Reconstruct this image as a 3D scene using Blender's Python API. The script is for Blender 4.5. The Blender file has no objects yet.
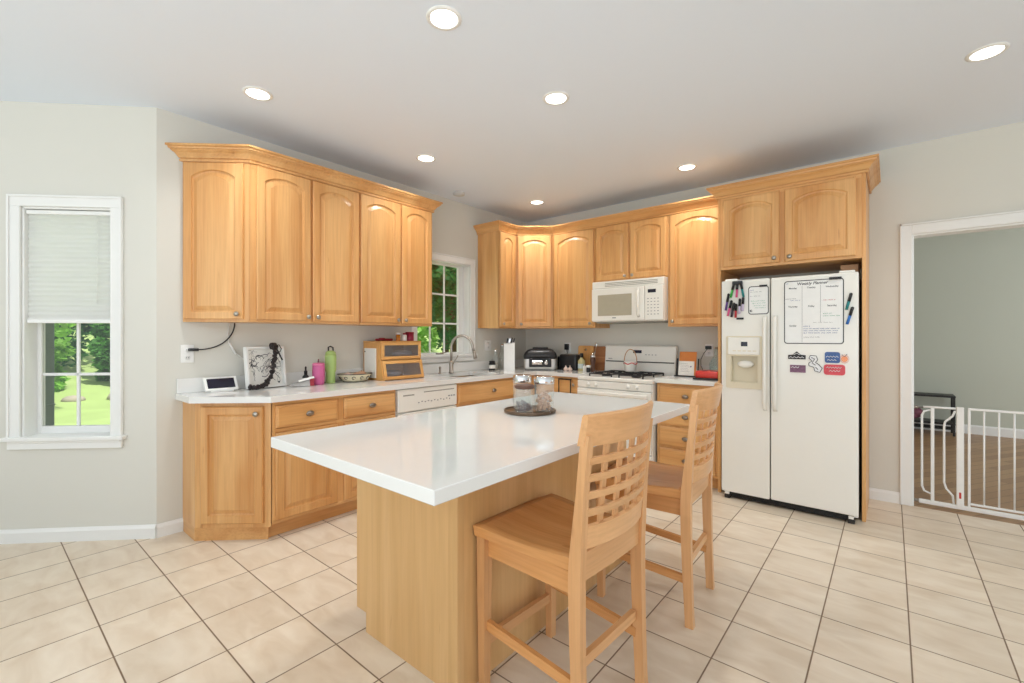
import bpy, bmesh, math, random
from mathutils import Vector, Matrix
from mathutils.geometry import tessellate_polygon
random.seed(7)
PI = math.pi
sc = bpy.context.scene
COL = sc.collection

# ------------------------------------------------------------------ camera, sky, sun, exposure
H = 1.285
cam_d = bpy.data.cameras.new('camera'); cam = bpy.data.objects.new('camera', cam_d); COL.objects.link(cam)
cam.location = (0, 0, H); cam.rotation_euler = (PI/2, 0, 0.6949)
cam_d.sensor_width = 36; cam_d.lens = 454.5/1024*36; cam_d.shift_y = -4.15/1024
cam_d.clip_start = .05; cam_d.clip_end = 300
sc.camera = cam

w = bpy.data.worlds.new('sky'); sc.world = w; w.use_nodes = True
wn = w.node_tree.nodes; wl = w.node_tree.links
bg = wn['Background']; bg.inputs[0].default_value = (.90, .95, 1, 1); bg.inputs[1].default_value = 1.0
sun_d = bpy.data.lights.new('sun', 'SUN'); sun_d.energy = 5; sun_d.angle = math.radians(1.0); sun_d.color = (1, .95, .85)
sun = bpy.data.objects.new('sun', sun_d); COL.objects.link(sun)
sun.rotation_euler = Vector((.36, .12, .92)).to_track_quat('Z', 'Y').to_euler()
sc.view_settings.view_transform = 'Standard'; sc.view_settings.look = 'None'
sc.view_settings.gamma = 1; sc.view_settings.use_curve_mapping = False
sc.view_settings.exposure = 0.0
LAMP_W = 4.8
# added unseen fill light behind the camera, aimed up to bounce off the ceiling
dd_ = bpy.data.lights.new('ceiling_bounce_fill', 'AREA'); dd_.shape = 'RECTANGLE'; dd_.size = 6.5; dd_.size_y = 2.3; dd_.energy = 240; dd_.color = (.91, .95, 1)
do_ = bpy.data.objects.new('ceiling_bounce_fill', dd_); COL.objects.link(do_); do_.location = (.8, -3.4, 1.0); do_.rotation_euler = (PI/2+math.radians(74), 0, 0)

hd_ = bpy.data.lights.new('far_room_fill', 'AREA'); hd_.shape = 'RECTANGLE'; hd_.size = 3; hd_.size_y = 2; hd_.energy = 55; hd_.color = (.95, .98, 1)  # fill light added out of view at the right to brighten the far room
ho_ = bpy.data.objects.new('far_room_fill', hd_); COL.objects.link(ho_); ho_.location = (4.0, 6.6, 1.3); ho_.rotation_euler = (PI/2, 0, PI/2)
# ------------------------------------------------------------------ materials
def srgb(r, g, b):
    f = lambda c: (c/255/12.92) if c/255 <= .04045 else ((c/255+.055)/1.055)**2.4
    return (f(r), f(g), f(b), 1)
MATS = {}
def new_mat(name):
    m = bpy.data.materials.new(name); m.use_nodes = True; MATS[name] = m
    return m, m.node_tree.nodes, m.node_tree.links, m.node_tree.nodes['Principled BSDF']
def plain(name, rgb, rough=.5, metal=0, var=.04, scale=25, bump=0, coat=0, spec=.5, emit=0, alpha=None):
    m, n, l, p = new_mat(name)
    c = srgb(*rgb)
    p.inputs['Roughness'].default_value = rough; p.inputs['Metallic'].default_value = metal
    p.inputs['Coat Weight'].default_value = coat; p.inputs['Specular IOR Level'].default_value = spec
    tc = n.new('ShaderNodeTexCoord'); nz = n.new('ShaderNodeTexNoise'); nz.inputs['Scale'].default_value = scale
    nz.inputs['Detail'].default_value = 3
    l.new(tc.outputs['Object'], nz.inputs['Vector'])
    mx = n.new('ShaderNodeMix'); mx.data_type = 'RGBA'
    mx.inputs[6].default_value = tuple(x*(1-var) for x in c[:3])+(1,); mx.inputs[7].default_value = tuple(min(1, x*(1+var)) for x in c[:3])+(1,)
    l.new(nz.outputs['Fac'], mx.inputs[0]); l.new(mx.outputs[2], p.inputs['Base Color'])
    if bump:
        b = n.new('ShaderNodeBump'); b.inputs['Strength'].default_value = bump; b.inputs['Distance'].default_value = .002
        nb = n.new('ShaderNodeTexNoise'); nb.inputs['Scale'].default_value = scale*6
        l.new(tc.outputs['Object'], nb.inputs['Vector']); l.new(nb.outputs['Fac'], b.inputs['Height']); l.new(b.outputs[0], p.inputs['Normal'])
    if emit:
        p.inputs['Emission Color'].default_value = c; p.inputs['Emission Strength'].default_value = emit
    return m
def wood(name, light, dark, axis='z', rough=.38, streak=.5, sc_=1.0):
    m, n, l, p = new_mat(name)
    tc = n.new('ShaderNodeTexCoord'); oi = n.new('ShaderNodeObjectInfo')
    add = n.new('ShaderNodeVectorMath'); add.operation = 'ADD'
    mul = n.new('ShaderNodeMath'); mul.operation = 'MULTIPLY'; mul.inputs[1].default_value = 23
    l.new(oi.outputs['Random'], mul.inputs[0]); l.new(tc.outputs['Object'], add.inputs[0]); l.new(mul.outputs[0], add.inputs[1])
    def mapped(a, b):
        mp = n.new('ShaderNodeMapping'); s = {'x': (b, a, a), 'y': (a, b, a), 'z': (a, a, b)}[axis]
        mp.inputs['Scale'].default_value = s; l.new(add.outputs[0], mp.inputs['Vector']); return mp
    m1 = mapped(7*sc_, .7*sc_); n1 = n.new('ShaderNodeTexNoise'); n1.inputs['Scale'].default_value = 1; n1.inputs['Detail'].default_value = 4; n1.inputs['Distortion'].default_value = .8
    l.new(m1.outputs[0], n1.inputs['Vector'])
    m2 = mapped(90*sc_, 3*sc_); n2 = n.new('ShaderNodeTexNoise'); n2.inputs['Scale'].default_value = 1; n2.inputs['Detail'].default_value = 3
    l.new(m2.outputs[0], n2.inputs['Vector'])
    m3 = mapped(30*sc_, 5*sc_); n3 = n.new('ShaderNodeTexNoise'); n3.inputs['Scale'].default_value = 1; n3.inputs['Detail'].default_value = 1
    l.new(m3.outputs[0], n3.inputs['Vector'])
    r1 = n.new('ShaderNodeValToRGB'); r1.color_ramp.elements[0].position = .3; r1.color_ramp.elements[1].position = .7
    r1.color_ramp.elements[0].color = srgb(*dark); r1.color_ramp.elements[1].color = srgb(*light)
    l.new(n1.outputs['Fac'], r1.inputs[0])
    r2 = n.new('ShaderNodeValToRGB'); r2.color_ramp.elements[0].position = .25; r2.color_ramp.elements[1].position = .6
    r2.color_ramp.elements[0].color = (.76, .70, .64, 1); r2.color_ramp.elements[1].color = (1, 1, 1, 1); l.new(n2.outputs['Fac'], r2.inputs[0])
    mx = n.new('ShaderNodeMix'); mx.data_type = 'RGBA'; mx.blend_type = 'MULTIPLY'; mx.inputs[0].default_value = streak
    l.new(r1.outputs[0], mx.inputs[6]); l.new(r2.outputs[0], mx.inputs[7])
    r3 = n.new('ShaderNodeValToRGB'); r3.color_ramp.elements[0].position = .20; r3.color_ramp.elements[1].position = .25
    r3.color_ramp.elements[0].color = (.74, .62, .52, 1); r3.color_ramp.elements[1].color = (1, 1, 1, 1); l.new(n3.outputs['Fac'], r3.inputs[0])
    mx2 = n.new('ShaderNodeMix'); mx2.data_type = 'RGBA'; mx2.blend_type = 'MULTIPLY'; mx2.inputs[0].default_value = .6
    l.new(mx.outputs[2], mx2.inputs[6]); l.new(r3.outputs[0], mx2.inputs[7])
    hs = n.new('ShaderNodeHueSaturation'); mr = n.new('ShaderNodeMapRange'); mr.inputs[3].default_value = .95; mr.inputs[4].default_value = 1.05
    l.new(oi.outputs['Random'], mr.inputs[0]); l.new(mr.outputs[0], hs.inputs['Value']); l.new(mx2.outputs[2], hs.inputs['Color'])
    l.new(hs.outputs[0], p.inputs['Base Color'])
    p.inputs['Roughness'].default_value = rough; p.inputs['Coat Weight'].default_value = .15; p.inputs['Coat Roughness'].default_value = .25
    b = n.new('ShaderNodeBump'); b.inputs['Strength'].default_value = .06; b.inputs['Distance'].default_value = .001
    l.new(n2.outputs['Fac'], b.inputs['Height']); l.new(b.outputs[0], p.inputs['Normal'])
    return m
WL, WD = (230, 180, 118), (208, 148, 84)
wz = wood('maple_vertical', WL, WD, 'z'); wx = wood('maple_horizontal', WL, WD, 'x'); wy = wood('maple_depthwise', WL, WD, 'y')
iz = wood('birch_panel', (222, 180, 124), (206, 160, 102), 'z', rough=.42, streak=.3)
iy = wood('birch_edge', (222, 180, 124), (206, 160, 102), 'y', rough=.42, streak=.3)
cz = wood('stool_vertical', (230, 180, 128), (214, 158, 104), 'z', rough=.32); cx_ = wood('stool_depthwise', (226, 166, 104), (204, 138, 78), 'x', rough=.25); cy_ = wood('stool_crosswise', (230, 180, 128), (214, 158, 104), 'y', rough=.32)
board_m = wood('cutting_board', (186, 128, 80), (140, 86, 50), 'x', sc_=1.6)
bamboo = wood('bamboo', (226, 174, 104), (205, 145, 80), 'x')
bamboo_z = wood('bamboo_side', (226, 174, 104), (205, 145, 80), 'z')

wall_m = plain('wall_paint', (219, 217, 207), .75, var=.008, scale=2)
ceil_m = plain('ceiling_paint', (232, 240, 250), .8, var=.006, scale=2)
far_m = plain('sage_wall_paint', (196, 200, 186), .8, var=.01, scale=2)
trim_m = plain('white_trim', (238, 238, 234), .4, var=.01)
quartz = plain('white_quartz', (234, 234, 230), .06, var=.015, scale=14, coat=.3)
def add_specks(m):
    n, l = m.node_tree.nodes, m.node_tree.links; p = n['Principled BSDF']
    tc = n.new('ShaderNodeTexCoord'); v = n.new('ShaderNodeTexVoronoi'); v.inputs['Scale'].default_value = 420
    l.new(tc.outputs['Object'], v.inputs['Vector'])
    r = n.new('ShaderNodeValToRGB'); r.color_ramp.elements[0].position = .06; r.color_ramp.elements[1].position = .16
    r.color_ramp.elements[0].color = (.86, .85, .82, 1); r.color_ramp.elements[1].color = (1, 1, 1, 1); l.new(v.outputs['Distance'], r.inputs[0])
    src = p.inputs['Base Color'].links[0].from_socket
    mx = n.new('ShaderNodeMix'); mx.data_type = 'RGBA'; mx.blend_type = 'MULTIPLY'; mx.inputs[0].default_value = 1
    l.new(src, mx.inputs[6]); l.new(r.outputs[0], mx.inputs[7]); l.new(mx.outputs[2], p.inputs['Base Color'])
add_specks(quartz)
bisque = plain('bisque_enamel', (240, 238, 229), .25, var=.008, bump=.03)
bisque_dk = plain('bisque_plastic', (226, 216, 190), .4, var=.01)
appl = plain('white_enamel', (240, 238, 230), .22, var=.006)
grey_vent = plain('vent_grey', (150, 148, 138), .6)
black = plain('black_plastic', (22, 22, 24), .35)
iron = plain('cast_iron', (28, 28, 30), .6, bump=.2)
blackm = plain('black_metal', (35, 33, 32), .45)
screen = plain('dark_screen', (30, 30, 48), .1)
window_grey = plain('oven_window', (178, 172, 152), .15)
nickel = plain('brushed_nickel', (176, 170, 160), .3, metal=1)
pewter = plain('pewter', (150, 142, 132), .35, metal=1)
chrome = plain('chrome', (215, 215, 215), .12, metal=1)
white_pl = plain('white_plastic', (240, 240, 236), .35)
paper = plain('paper', (238, 236, 228), .8)
pink = plain('pink_enamel', (204, 98, 148), .45); green = plain('green_enamel', (172, 200, 120), .4)
red = plain('red_plastic', (205, 55, 45), .3); dkred = plain('dark_red', (150, 30, 45), .4)
orange_t = plain('amber_plastic', (205, 125, 40), .25); tan = plain('tan_card', (190, 150, 115), .8); orange = plain('orange_card', (214, 130, 60), .6)
bead_m = plain('dark_bead', (34, 24, 24), .3); beige = plain('beige_ceramic', (214, 205, 175), .4)
bread = plain('bread', (200, 160, 130), .8, var=.2); onion = plain('garlic_skin', (225, 200, 185), .6)
brown_lid = plain('walnut_lid', (92, 62, 48), .5, var=.15)
tray_m = plain('grey_bronze', (112, 92, 74), .35, metal=.6, var=.2, scale=60)
shell_m = plain('sea_shell', (214, 170, 138), .5, var=.35, scale=90)
potp_m = plain('dark_pebbles', (96, 66, 60), .6, var=.5, scale=90)
siding = plain('grey_siding', (120, 130, 130), .7)
bark = plain('bark', (92, 74, 58), .9, var=.3, bump=.5)
rock_m = plain('rock', (170, 162, 148), .9, var=.25, scale=4, bump=.4)
ink = {k: plain('ink_'+k, c, .6, var=0) for k, c in dict(black=(40, 40, 44), blue=(45, 70, 150), green=(60, 160, 120), red=(205, 70, 80), grey=(120, 122, 125), white=(240, 240, 240)).items()}
marker = {k: plain('marker_'+k, c, .35, var=0) for k, c in dict(green=(60, 170, 70), pink=(220, 90, 140), teal=(20, 130, 130), purple=(90, 60, 130), red=(200, 50, 60), blue=(40, 110, 190), lilac=(205, 190, 215), dark=(40, 38, 50)).items()}
blue_mag = plain('blue_magnet', (60, 95, 150), .4, var=.5, scale=30); red_mag = plain('coral_magnet', (215, 75, 85), .4, var=.3, scale=12)
purp_mag = plain('purple_green_magnet', (125, 85, 110), .4, var=.6, scale=60); copper = plain('copper', (214, 140, 100), .35, metal=.5)
grass = plain('lawn', (158, 182, 112), .9, var=.3, scale=1.2, bump=.5)

def glass_mat(name, tint=(1, 1, 1), haze=.0, gloss=.06):
    m, n, l, p = new_mat(name)
    out = n['Material Output']; n.remove(p)
    t = n.new('ShaderNodeBsdfTransparent'); t.inputs[0].default_value = (*tint, 1)
    g = n.new('ShaderNodeBsdfGlossy'); g.inputs['Roughness'].default_value = .03
    lw = n.new('ShaderNodeLayerWeight'); lw.inputs[0].default_value = .5
    pw = n.new('ShaderNodeMath'); pw.operation = 'POWER'; l.new(lw.outputs['Facing'], pw.inputs[0]); pw.inputs[1].default_value = 4
    fr = n.new('ShaderNodeMath'); fr.operation = 'MULTIPLY_ADD'; l.new(pw.outputs[0], fr.inputs[0]); fr.inputs[1].default_value = .6; fr.inputs[2].default_value = .04
    mx = n.new('ShaderNodeMixShader'); l.new(fr.outputs[0], mx.inputs[0]); l.new(t.outputs[0], mx.inputs[1]); l.new(g.outputs[0], mx.inputs[2])
    last = mx
    if haze:
        d = n.new('ShaderNodeBsdfDiffuse'); d.inputs[0].default_value = (.85, .87, .85, 1)
        m2 = n.new('ShaderNodeMixShader'); m2.inputs[0].default_value = haze
        l.new(mx.outputs[0], m2.inputs[1]); l.new(d.outputs[0], m2.inputs[2]); last = m2
    l.new(last.outputs[0], out.inputs[0]); return m
glass = glass_mat('window_glass'); jar_glass = glass_mat('jar_glass', (.96, .98, .96), .16); box_glass = glass_mat('door_pane', (.75, .75, .78), .08)
aqua_glass = glass_mat('aqua_glass', (.8, .9, .9), .15)
def translucent(name, rgb, tr=.5, rough=.7):
    m, n, l, p = new_mat(name); out = n['Material Output']
    p.inputs['Roughness'].default_value = rough
    tc = n.new('ShaderNodeTexCoord'); nz = n.new('ShaderNodeTexNoise'); nz.inputs['Scale'].default_value = 2.2; nz.inputs['Detail'].default_value = 5
    l.new(tc.outputs['Object'], nz.inputs['Vector'])
    r = n.new('ShaderNodeValToRGB'); c = srgb(*rgb)
    r.color_ramp.elements[0].position = .3; r.color_ramp.elements[1].position = .7
    r.color_ramp.elements[0].color = tuple(x*.6 for x in c[:3])+(1,); r.color_ramp.elements[1].color = tuple(min(1, x*1.5) for x in c[:3])+(1,)
    l.new(nz.outputs['Fac'], r.inputs[0]); l.new(r.outputs[0], p.inputs['Base Color'])
    t = n.new('ShaderNodeBsdfTranslucent'); l.new(r.outputs[0], t.inputs[0])
    mx = n.new('ShaderNodeMixShader'); mx.inputs[0].default_value = tr
    l.new(p.outputs[0], mx.inputs[1]); l.new(t.outputs[0], mx.inputs[2]); l.new(mx.outputs[0], out.inputs[0]); return m
leaf_a = translucent('leaf_mid', (95, 158, 70)); leaf_b = translucent('leaf_dark', (60, 122, 62)); leaf_c = translucent('leaf_lime', (140, 190, 85))
shade_m = translucent('shade_fabric', (225, 225, 215), .55)
for nn in [shade_m.node_tree.nodes]:
    for nd in nn:
        if nd.type == 'VALTORGB':
            nd.color_ramp.elements[0].color = (.93, .93, .91, 1); nd.color_ramp.elements[1].color = (.96, .96, .94, 1)

def tile_mat():
    m, n, l, p = new_mat('beige_tile')
    tc = n.new('ShaderNodeTexCoord'); sep = n.new('ShaderNodeSeparateXYZ'); l.new(tc.outputs['Object'], sep.inputs[0])
    def mth(op, a, b=None):
        q = n.new('ShaderNodeMath'); q.operation = op
        for i, v in enumerate((a, b)):
            if v is None: continue
            if isinstance(v, (int, float)): q.inputs[i].default_value = v
            else: l.new(v, q.inputs[i])
        return q.outputs[0]
    def edge(o, off, t):
        u = mth('DIVIDE', mth('SUBTRACT', o, off), t); fl = mth('FLOOR', u); fr = mth('SUBTRACT', u, fl)
        d = mth('SUBTRACT', .5, mth('ABSOLUTE', mth('SUBTRACT', fr, .5))); return mth('MULTIPLY', d, t), fl
    dx, ix = edge(sep.outputs['X'], -2.7075-3.078, .3078); dy, iy_ = edge(sep.outputs['Y'], .3783-3.063, .3063)
    d = mth('MINIMUM', dx, dy)
    mr = n.new('ShaderNodeMapRange'); mr.inputs[1].default_value = .0018; mr.inputs[2].default_value = .0038; l.new(d, mr.inputs[0])
    cmb = n.new('ShaderNodeCombineXYZ'); l.new(ix, cmb.inputs[0]); l.new(iy_, cmb.inputs[1])
    wnz = n.new('ShaderNodeTexWhiteNoise'); l.new(cmb.outputs[0], wnz.inputs[0])
    off = n.new('ShaderNodeVectorMath'); off.operation = 'MULTIPLY_ADD'; l.new(wnz.outputs['Color'], off.inputs[0]); off.inputs[1].default_value = (9, 9, 9); l.new(tc.outputs['Object'], off.inputs[2])
    mp = n.new('ShaderNodeMapping'); mp.inputs['Scale'].default_value = (4, 9, 1); l.new(off.outputs[0], mp.inputs[0])
    nz = n.new('ShaderNodeTexNoise'); nz.inputs['Scale'].default_value = 1.2; nz.inputs['Detail'].default_value = 5; nz.inputs['Distortion'].default_value = .6; l.new(mp.outputs[0], nz.inputs[0])
    r = n.new('ShaderNodeValToRGB'); r.color_ramp.elements[0].position = .3; r.color_ramp.elements[1].position = .7
    r.color_ramp.elements[0].color = srgb(212, 194, 170); r.color_ramp.elements[1].color = srgb(229, 216, 196); l.new(nz.outputs['Fac'], r.inputs[0])
    hs = n.new('ShaderNodeHueSaturation'); m2 = n.new('ShaderNodeMapRange'); m2.inputs[3].default_value = .95; m2.inputs[4].default_value = 1.05
    l.new(wnz.outputs['Value'], m2.inputs[0]); l.new(m2.outputs[0], hs.inputs['Value']); l.new(r.outputs[0], hs.inputs['Color'])
    mx = n.new('ShaderNodeMix'); mx.data_type = 'RGBA'; l.new(mr.outputs[0], mx.inputs[0]); mx.inputs[6].default_value = srgb(126, 104, 82); l.new(hs.outputs[0], mx.inputs[7])
    l.new(mx.outputs[2], p.inputs['Base Color'])
    rr = n.new('ShaderNodeMapRange'); rr.inputs[3].default_value = .8; rr.inputs[4].default_value = .3; l.new(mr.outputs[0], rr.inputs[0]); l.new(rr.outputs[0], p.inputs['Roughness'])
    b = n.new('ShaderNodeBump'); b.inputs['Strength'].default_value = .5; b.inputs['Distance'].default_value = .002; l.new(mr.outputs[0], b.inputs['Height']); l.new(b.outputs[0], p.inputs['Normal'])
    return m
tile_m = tile_mat()
def plank_mat():
    m, n, l, p = new_mat('oak_planks')
    tc = n.new('ShaderNodeTexCoord'); mp = n.new('ShaderNodeMapping'); mp.inputs['Rotation'].default_value = (0, 0, math.radians(-58)); l.new(tc.outputs['Object'], mp.inputs[0])
    br = n.new('ShaderNodeTexBrick'); br.inputs['Scale'].default_value = 1; br.inputs['Brick Width'].default_value = .9; br.inputs['Row Height'].default_value = .09; br.inputs['Mortar Size'].default_value = .002
    br.inputs['Color1'].default_value = srgb(176, 138, 100); br.inputs['Color2'].default_value = srgb(150, 112, 78); br.inputs['Mortar'].default_value = srgb(90, 62, 42)
    l.new(mp.outputs[0], br.inputs[0]); l.new(br.outputs[0], p.inputs['Base Color']); p.inputs['Roughness'].default_value = .35
    return m
plank_m = plank_mat()

# ------------------------------------------------------------------ mesh helpers
class MB:
    def __init__(s): s.bm = bmesh.new(); s.M = Matrix.Identity(4)
    def V(s, p): return s.bm.verts.new(s.M @ Vector(p))
    def F(s, vs, sm=False):
        try:
            f = s.bm.faces.new(vs); f.smooth = sm; return f
        except ValueError: return None
    def box(s, x0, x1, y0, y1, z0, z1, b=.002):
        if x0 > x1: x0, x1 = x1, x0
        if y0 > y1: y0, y1 = y1, y0
        if z0 > z1: z0, z1 = z1, z0
        c = [(x, y, z) for z in (z0, z1) for y in (y0, y1) for x in (x0, x1)]
        v = [s.V(p) for p in c]
        fs = [s.F([v[i] for i in q]) for q in ((0, 2, 3, 1), (4, 5, 7, 6), (0, 1, 5, 4), (2, 6, 7, 3), (0, 4, 6, 2), (1, 3, 7, 5))]
        b = min(b, (x1-x0)*.45, (y1-y0)*.45, (z1-z0)*.45)
        if b > 0:
            es = list({e for f in fs for e in f.edges})
            bmesh.ops.bevel(s.bm, geom=es, offset=b, segments=1 if b < .004 else 3, affect='EDGES', profile=.5)
        return s
    def loft(s, loops, caps=(True, True), sm=False, closed=True):
        rows = [[s.V(p) for p in L] for L in loops]
        for a, b in zip(rows, rows[1:]):
            k = len(a)
            for i in range(k if closed else k-1):
                j = (i+1) % k; s.F([a[i], a[j], b[j], b[i]], sm)
        if caps[0]: s.F(rows[0][::-1])
        if caps[1]: s.F(rows[-1])
        return s
    def lathe(s, prof, c=(0, 0, 0), seg=24, sm=True, axis='z', caps=(True, True), sx=1, sy=1):
        loops = []
        for r, z in prof:
            L = []
            for i in range(seg):
                a = 2*PI*i/seg; u, v = r*math.cos(a)*sx, r*math.sin(a)*sy
                if axis == 'z': p = (c[0]+u, c[1]+v, c[2]+z)
                elif axis == 'y': p = (c[0]+u, c[1]+z, c[2]-v)
                else: p = (c[0]+z, c[1]+u, c[2]+v)
                L.append(p)
            loops.append(L)
        return s.loft(loops, caps, sm)
    def tube(s, pts, r, seg=8, sm=True, r2=None):
        pts = [Vector(p) for p in pts]; n = len(pts); loops = []
        t0 = (pts[1]-pts[0]).normalized(); up = Vector((0, 0, 1)) if abs(t0.z) < .9 else Vector((1, 0, 0)); side = t0.cross(up).normalized()
        for i, p in enumerate(pts):
            t = (pts[min(i+1, n-1)]-pts[max(i-1, 0)]).normalized()
            side = (side - t*side.dot(t)).normalized(); nn = t.cross(side)
            rr = r if r2 is None else r+(r2-r)*i/(n-1)
            loops.append([p+(side*math.cos(2*PI*k/seg)+nn*math.sin(2*PI*k/seg))*rr for k in range(seg)])
        return s.loft(loops, sm=sm)
    def bar(s, p0, p1, a, b, ref=(0, 0, 1)):
        p0, p1 = Vector(p0), Vector(p1); t = (p1-p0).normalized(); r = Vector(ref)
        u = t.cross(r).normalized(); v = u.cross(t)
        L = lambda p: [p+u*x*a/2+v*y*b/2 for x, y in ((-1, -1), (1, -1), (1, 1), (-1, 1))]
        return s.loft([L(p0), L(p1)])
    def prism(s, poly, z0, z1, holes=(), b=0):
        polys = [list(poly)]+[list(h) for h in holes]
        flat = [p for q in polys for p in q]
        tris = tessellate_polygon([[Vector((x, y, 0)) for x, y in q] for q in polys])
        bot = [s.V((x, y, z0)) for x, y in flat]; top = [s.V((x, y, z1)) for x, y in flat]
        ar = sum(poly[i][0]*poly[(i+1) % len(poly)][1]-poly[(i+1) % len(poly)][0]*poly[i][1] for i in range(len(poly)))
        for t in tris: s.F([bot[i] for i in t]); s.F([top[i] for i in t])
        k = 0; side = []
        for q in polys:
            m = len(q)
            for i in range(m): side.append(s.F([bot[k+i], bot[k+(i+1) % m], top[k+(i+1) % m], top[k+i]]))
            k += m
        bmesh.ops.recalc_face_normals(s.bm, faces=s.bm.faces[:])
        return s
    def blob(s, c, r, seg=8, rings=5):
        prof = [(max(1e-4, math.sin(PI*i/rings)), -math.cos(PI*i/rings)) for i in range(rings+1)]
        loops = [[(c[0]+r[0]*a*math.cos(2*PI*k/seg), c[1]+r[1]*a*math.sin(2*PI*k/seg), c[2]+r[2]*z) for k in range(seg)] for a, z in prof]
        return s.loft(loops, sm=True)
    def build(s, name, mat, parent=None, loc=(0, 0, 0), rot=0, fix=True):
        if fix: bmesh.ops.recalc_face_normals(s.bm, faces=s.bm.faces[:])
        me = bpy.data.meshes.new(name); s.bm.to_mesh(me); s.bm.free(); me.materials.append(mat)
        o = bpy.data.objects.new(name, me); COL.objects.link(o); o.location = loc
        o.rotation_euler = rot if isinstance(rot, tuple) else (0, 0, rot)
        if parent: o.parent = parent
        return o
def tag(o, label, cat, group=None, kind=None):
    if label: o['label'] = label
    if cat: o['category'] = cat
    if group: o['group'] = group
    if kind: o['kind'] = kind
    return o
def thing(name, label, cat, loc=(0, 0, 0), rz=0, group=None):
    o = bpy.data.objects.new(name, None); COL.objects.link(o); o.empty_display_size = .05
    o.location = loc; o.rotation_euler = (0, 0, rz) if not isinstance(rz, tuple) else rz
    return tag(o, label, cat, group)
def struct(o, label=None):
    o['kind'] = 'structure'
    if label: o['label'] = label
    return o
def copy_thing(r, loc=None, rz=None, label=None):
    def cp(o, par):
        c = o.copy(); COL.objects.link(c)
        if par: c.parent = par
        for ch in o.children: cp(ch, c)
        return c
    c = cp(r, None)
    if loc is not None: c.location = loc
    if rz is not None: c.rotation_euler = (0, 0, rz)
    if label: c['label'] = label
    return c
def text(name, s, size, mat, parent, loc, rot=(PI/2, 0, 0), shear=0, ext=.0004, align='CENTER', sx=1):
    cu = bpy.data.curves.new(name, 'FONT'); cu.body = s; cu.size = size; cu.shear = shear; cu.extrude = ext; cu.align_x = align; cu.align_y = 'CENTER'; cu.offset = size*.012
    t = bpy.data.objects.new(name, cu); COL.objects.link(t)
    dg = bpy.context.evaluated_depsgraph_get(); me = bpy.data.meshes.new_from_object(t.evaluated_get(dg))
    bpy.data.objects.remove(t); me.materials.clear(); me.materials.append(mat)
    o = bpy.data.objects.new(name, me); COL.objects.link(o); o.location = loc; o.rotation_euler = rot; o.scale = (sx, 1, 1)
    if parent: o.parent = parent
    return o
def arcpts(c, r, a0, a1, n, plane='xz'):
    out = []
    for i in range(n+1):
        a = a0+(a1-a0)*i/n; u, v = r*math.cos(a), r*math.sin(a)
        out.append({'xz': (c[0]+u, c[1], c[2]+v), 'yz': (c[0], c[1]+u, c[2]+v), 'xy': (c[0]+u, c[1]+v, c[2])}[plane])
    return out
def rrect(x0, x1, z0, z1, r, n=4):
    P = []
    for cx, cz, a in ((x1-r, z1-r, 0), (x0+r, z1-r, PI/2), (x0+r, z0+r, PI), (x1-r, z0+r, 1.5*PI)):
        for i in range(n+1): P.append((cx+r*math.cos(a+PI/2*i/n), cz+r*math.sin(a+PI/2*i/n)))
    return P
# a wall-like slab: outline in (u, z), thickness from y=0 back to y=t; placed by loc and turn
def slab(name, outline, holes, t, mat, loc, rz, parent=None):
    b = MB(); b.M = Matrix(((1, 0, 0, 0), (0, 0, 1, 0), (0, 1, 0, 0), (0, 0, 0, 1)))
    b.prism(outline, 0, t, holes); return b.build(name, mat, parent, loc, rz)
R_ = lambda x0, x1, z0, z1: [(x0, z0), (x1, z0), (x1, z1), (x0, z1)]

# ------------------------------------------------------------------ room shell
XL, YR, ZC = -3.62, 4.62, 2.76
CX, CY = -3.62, .78                      # corner where the angled window wall starts
DL = 1.25; ex, ey = CX-DL*.70711, CY-DL*.70711
b = MB(); b.prism([(-5, -3.6), (4.2, -3.6), (4.2, YR), (-4.2, YR), (-4.2, 0.6), (-5, 0)], -.06, 0); struct(b.build('floor', tile_m))
b = MB(); b.prism([(-5.6, -3.8), (4.2, -3.8), (4.2, 9.3), (-4.15, 9.3), (-4.15, 1.0), (-4.7, .45), (-5.6, -.4)], ZC, ZC+.22); struct(b.build('ceiling', ceil_m))
b = MB(); b.prism([(-1.6, YR), (4.2, YR), (4.2, 8.9), (-1.6, 8.9)], -.06, -.001); struct(b.build('floor', plank_m))
# left wall (faces +x): local x -> +y, local y -> -x
struct(slab('wall_left', R_(0, YR-CY+.12, 0, ZC), [R_(2.86-CY, 3.60-CY, 1.10, 2.09)], .14, wall_m, (XL, CY, 0), PI/2))
# right wall with wide opening (faces -y)
struct(slab('wall_right', [(XL-.1, 0), (.123, 0), (.123, 2.07), (1.75, 2.07), (1.75, 0), (4.2, 0), (4.2, ZC), (XL-.1, ZC)], [], .13, wall_m, (0, YR, 0), 0))
# angled wall: local x runs from far end toward the corner; front faces the room
ANG = PI/4
struct(slab('wall_angled', R_(0, DL, 0, ZC), [R_(DL-.79, DL-.266, .66, 2.105)], .14, wall_m, (ex, ey, 0), ANG))
struct(slab('wall_bay', R_(-3.2, 0, 0, ZC), [], .14, wall_m, (ex, ey, 0), PI/2))
struct(slab('wall_far', R_(-1.6, 4.2, 0, ZC), [], .12, far_m, (0, 8.56, 0), 0))
struct(slab('wall_side', R_(0, 4, 0, ZC), [], .12, far_m, (-1.4, YR+.12, 0), PI/2))
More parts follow.
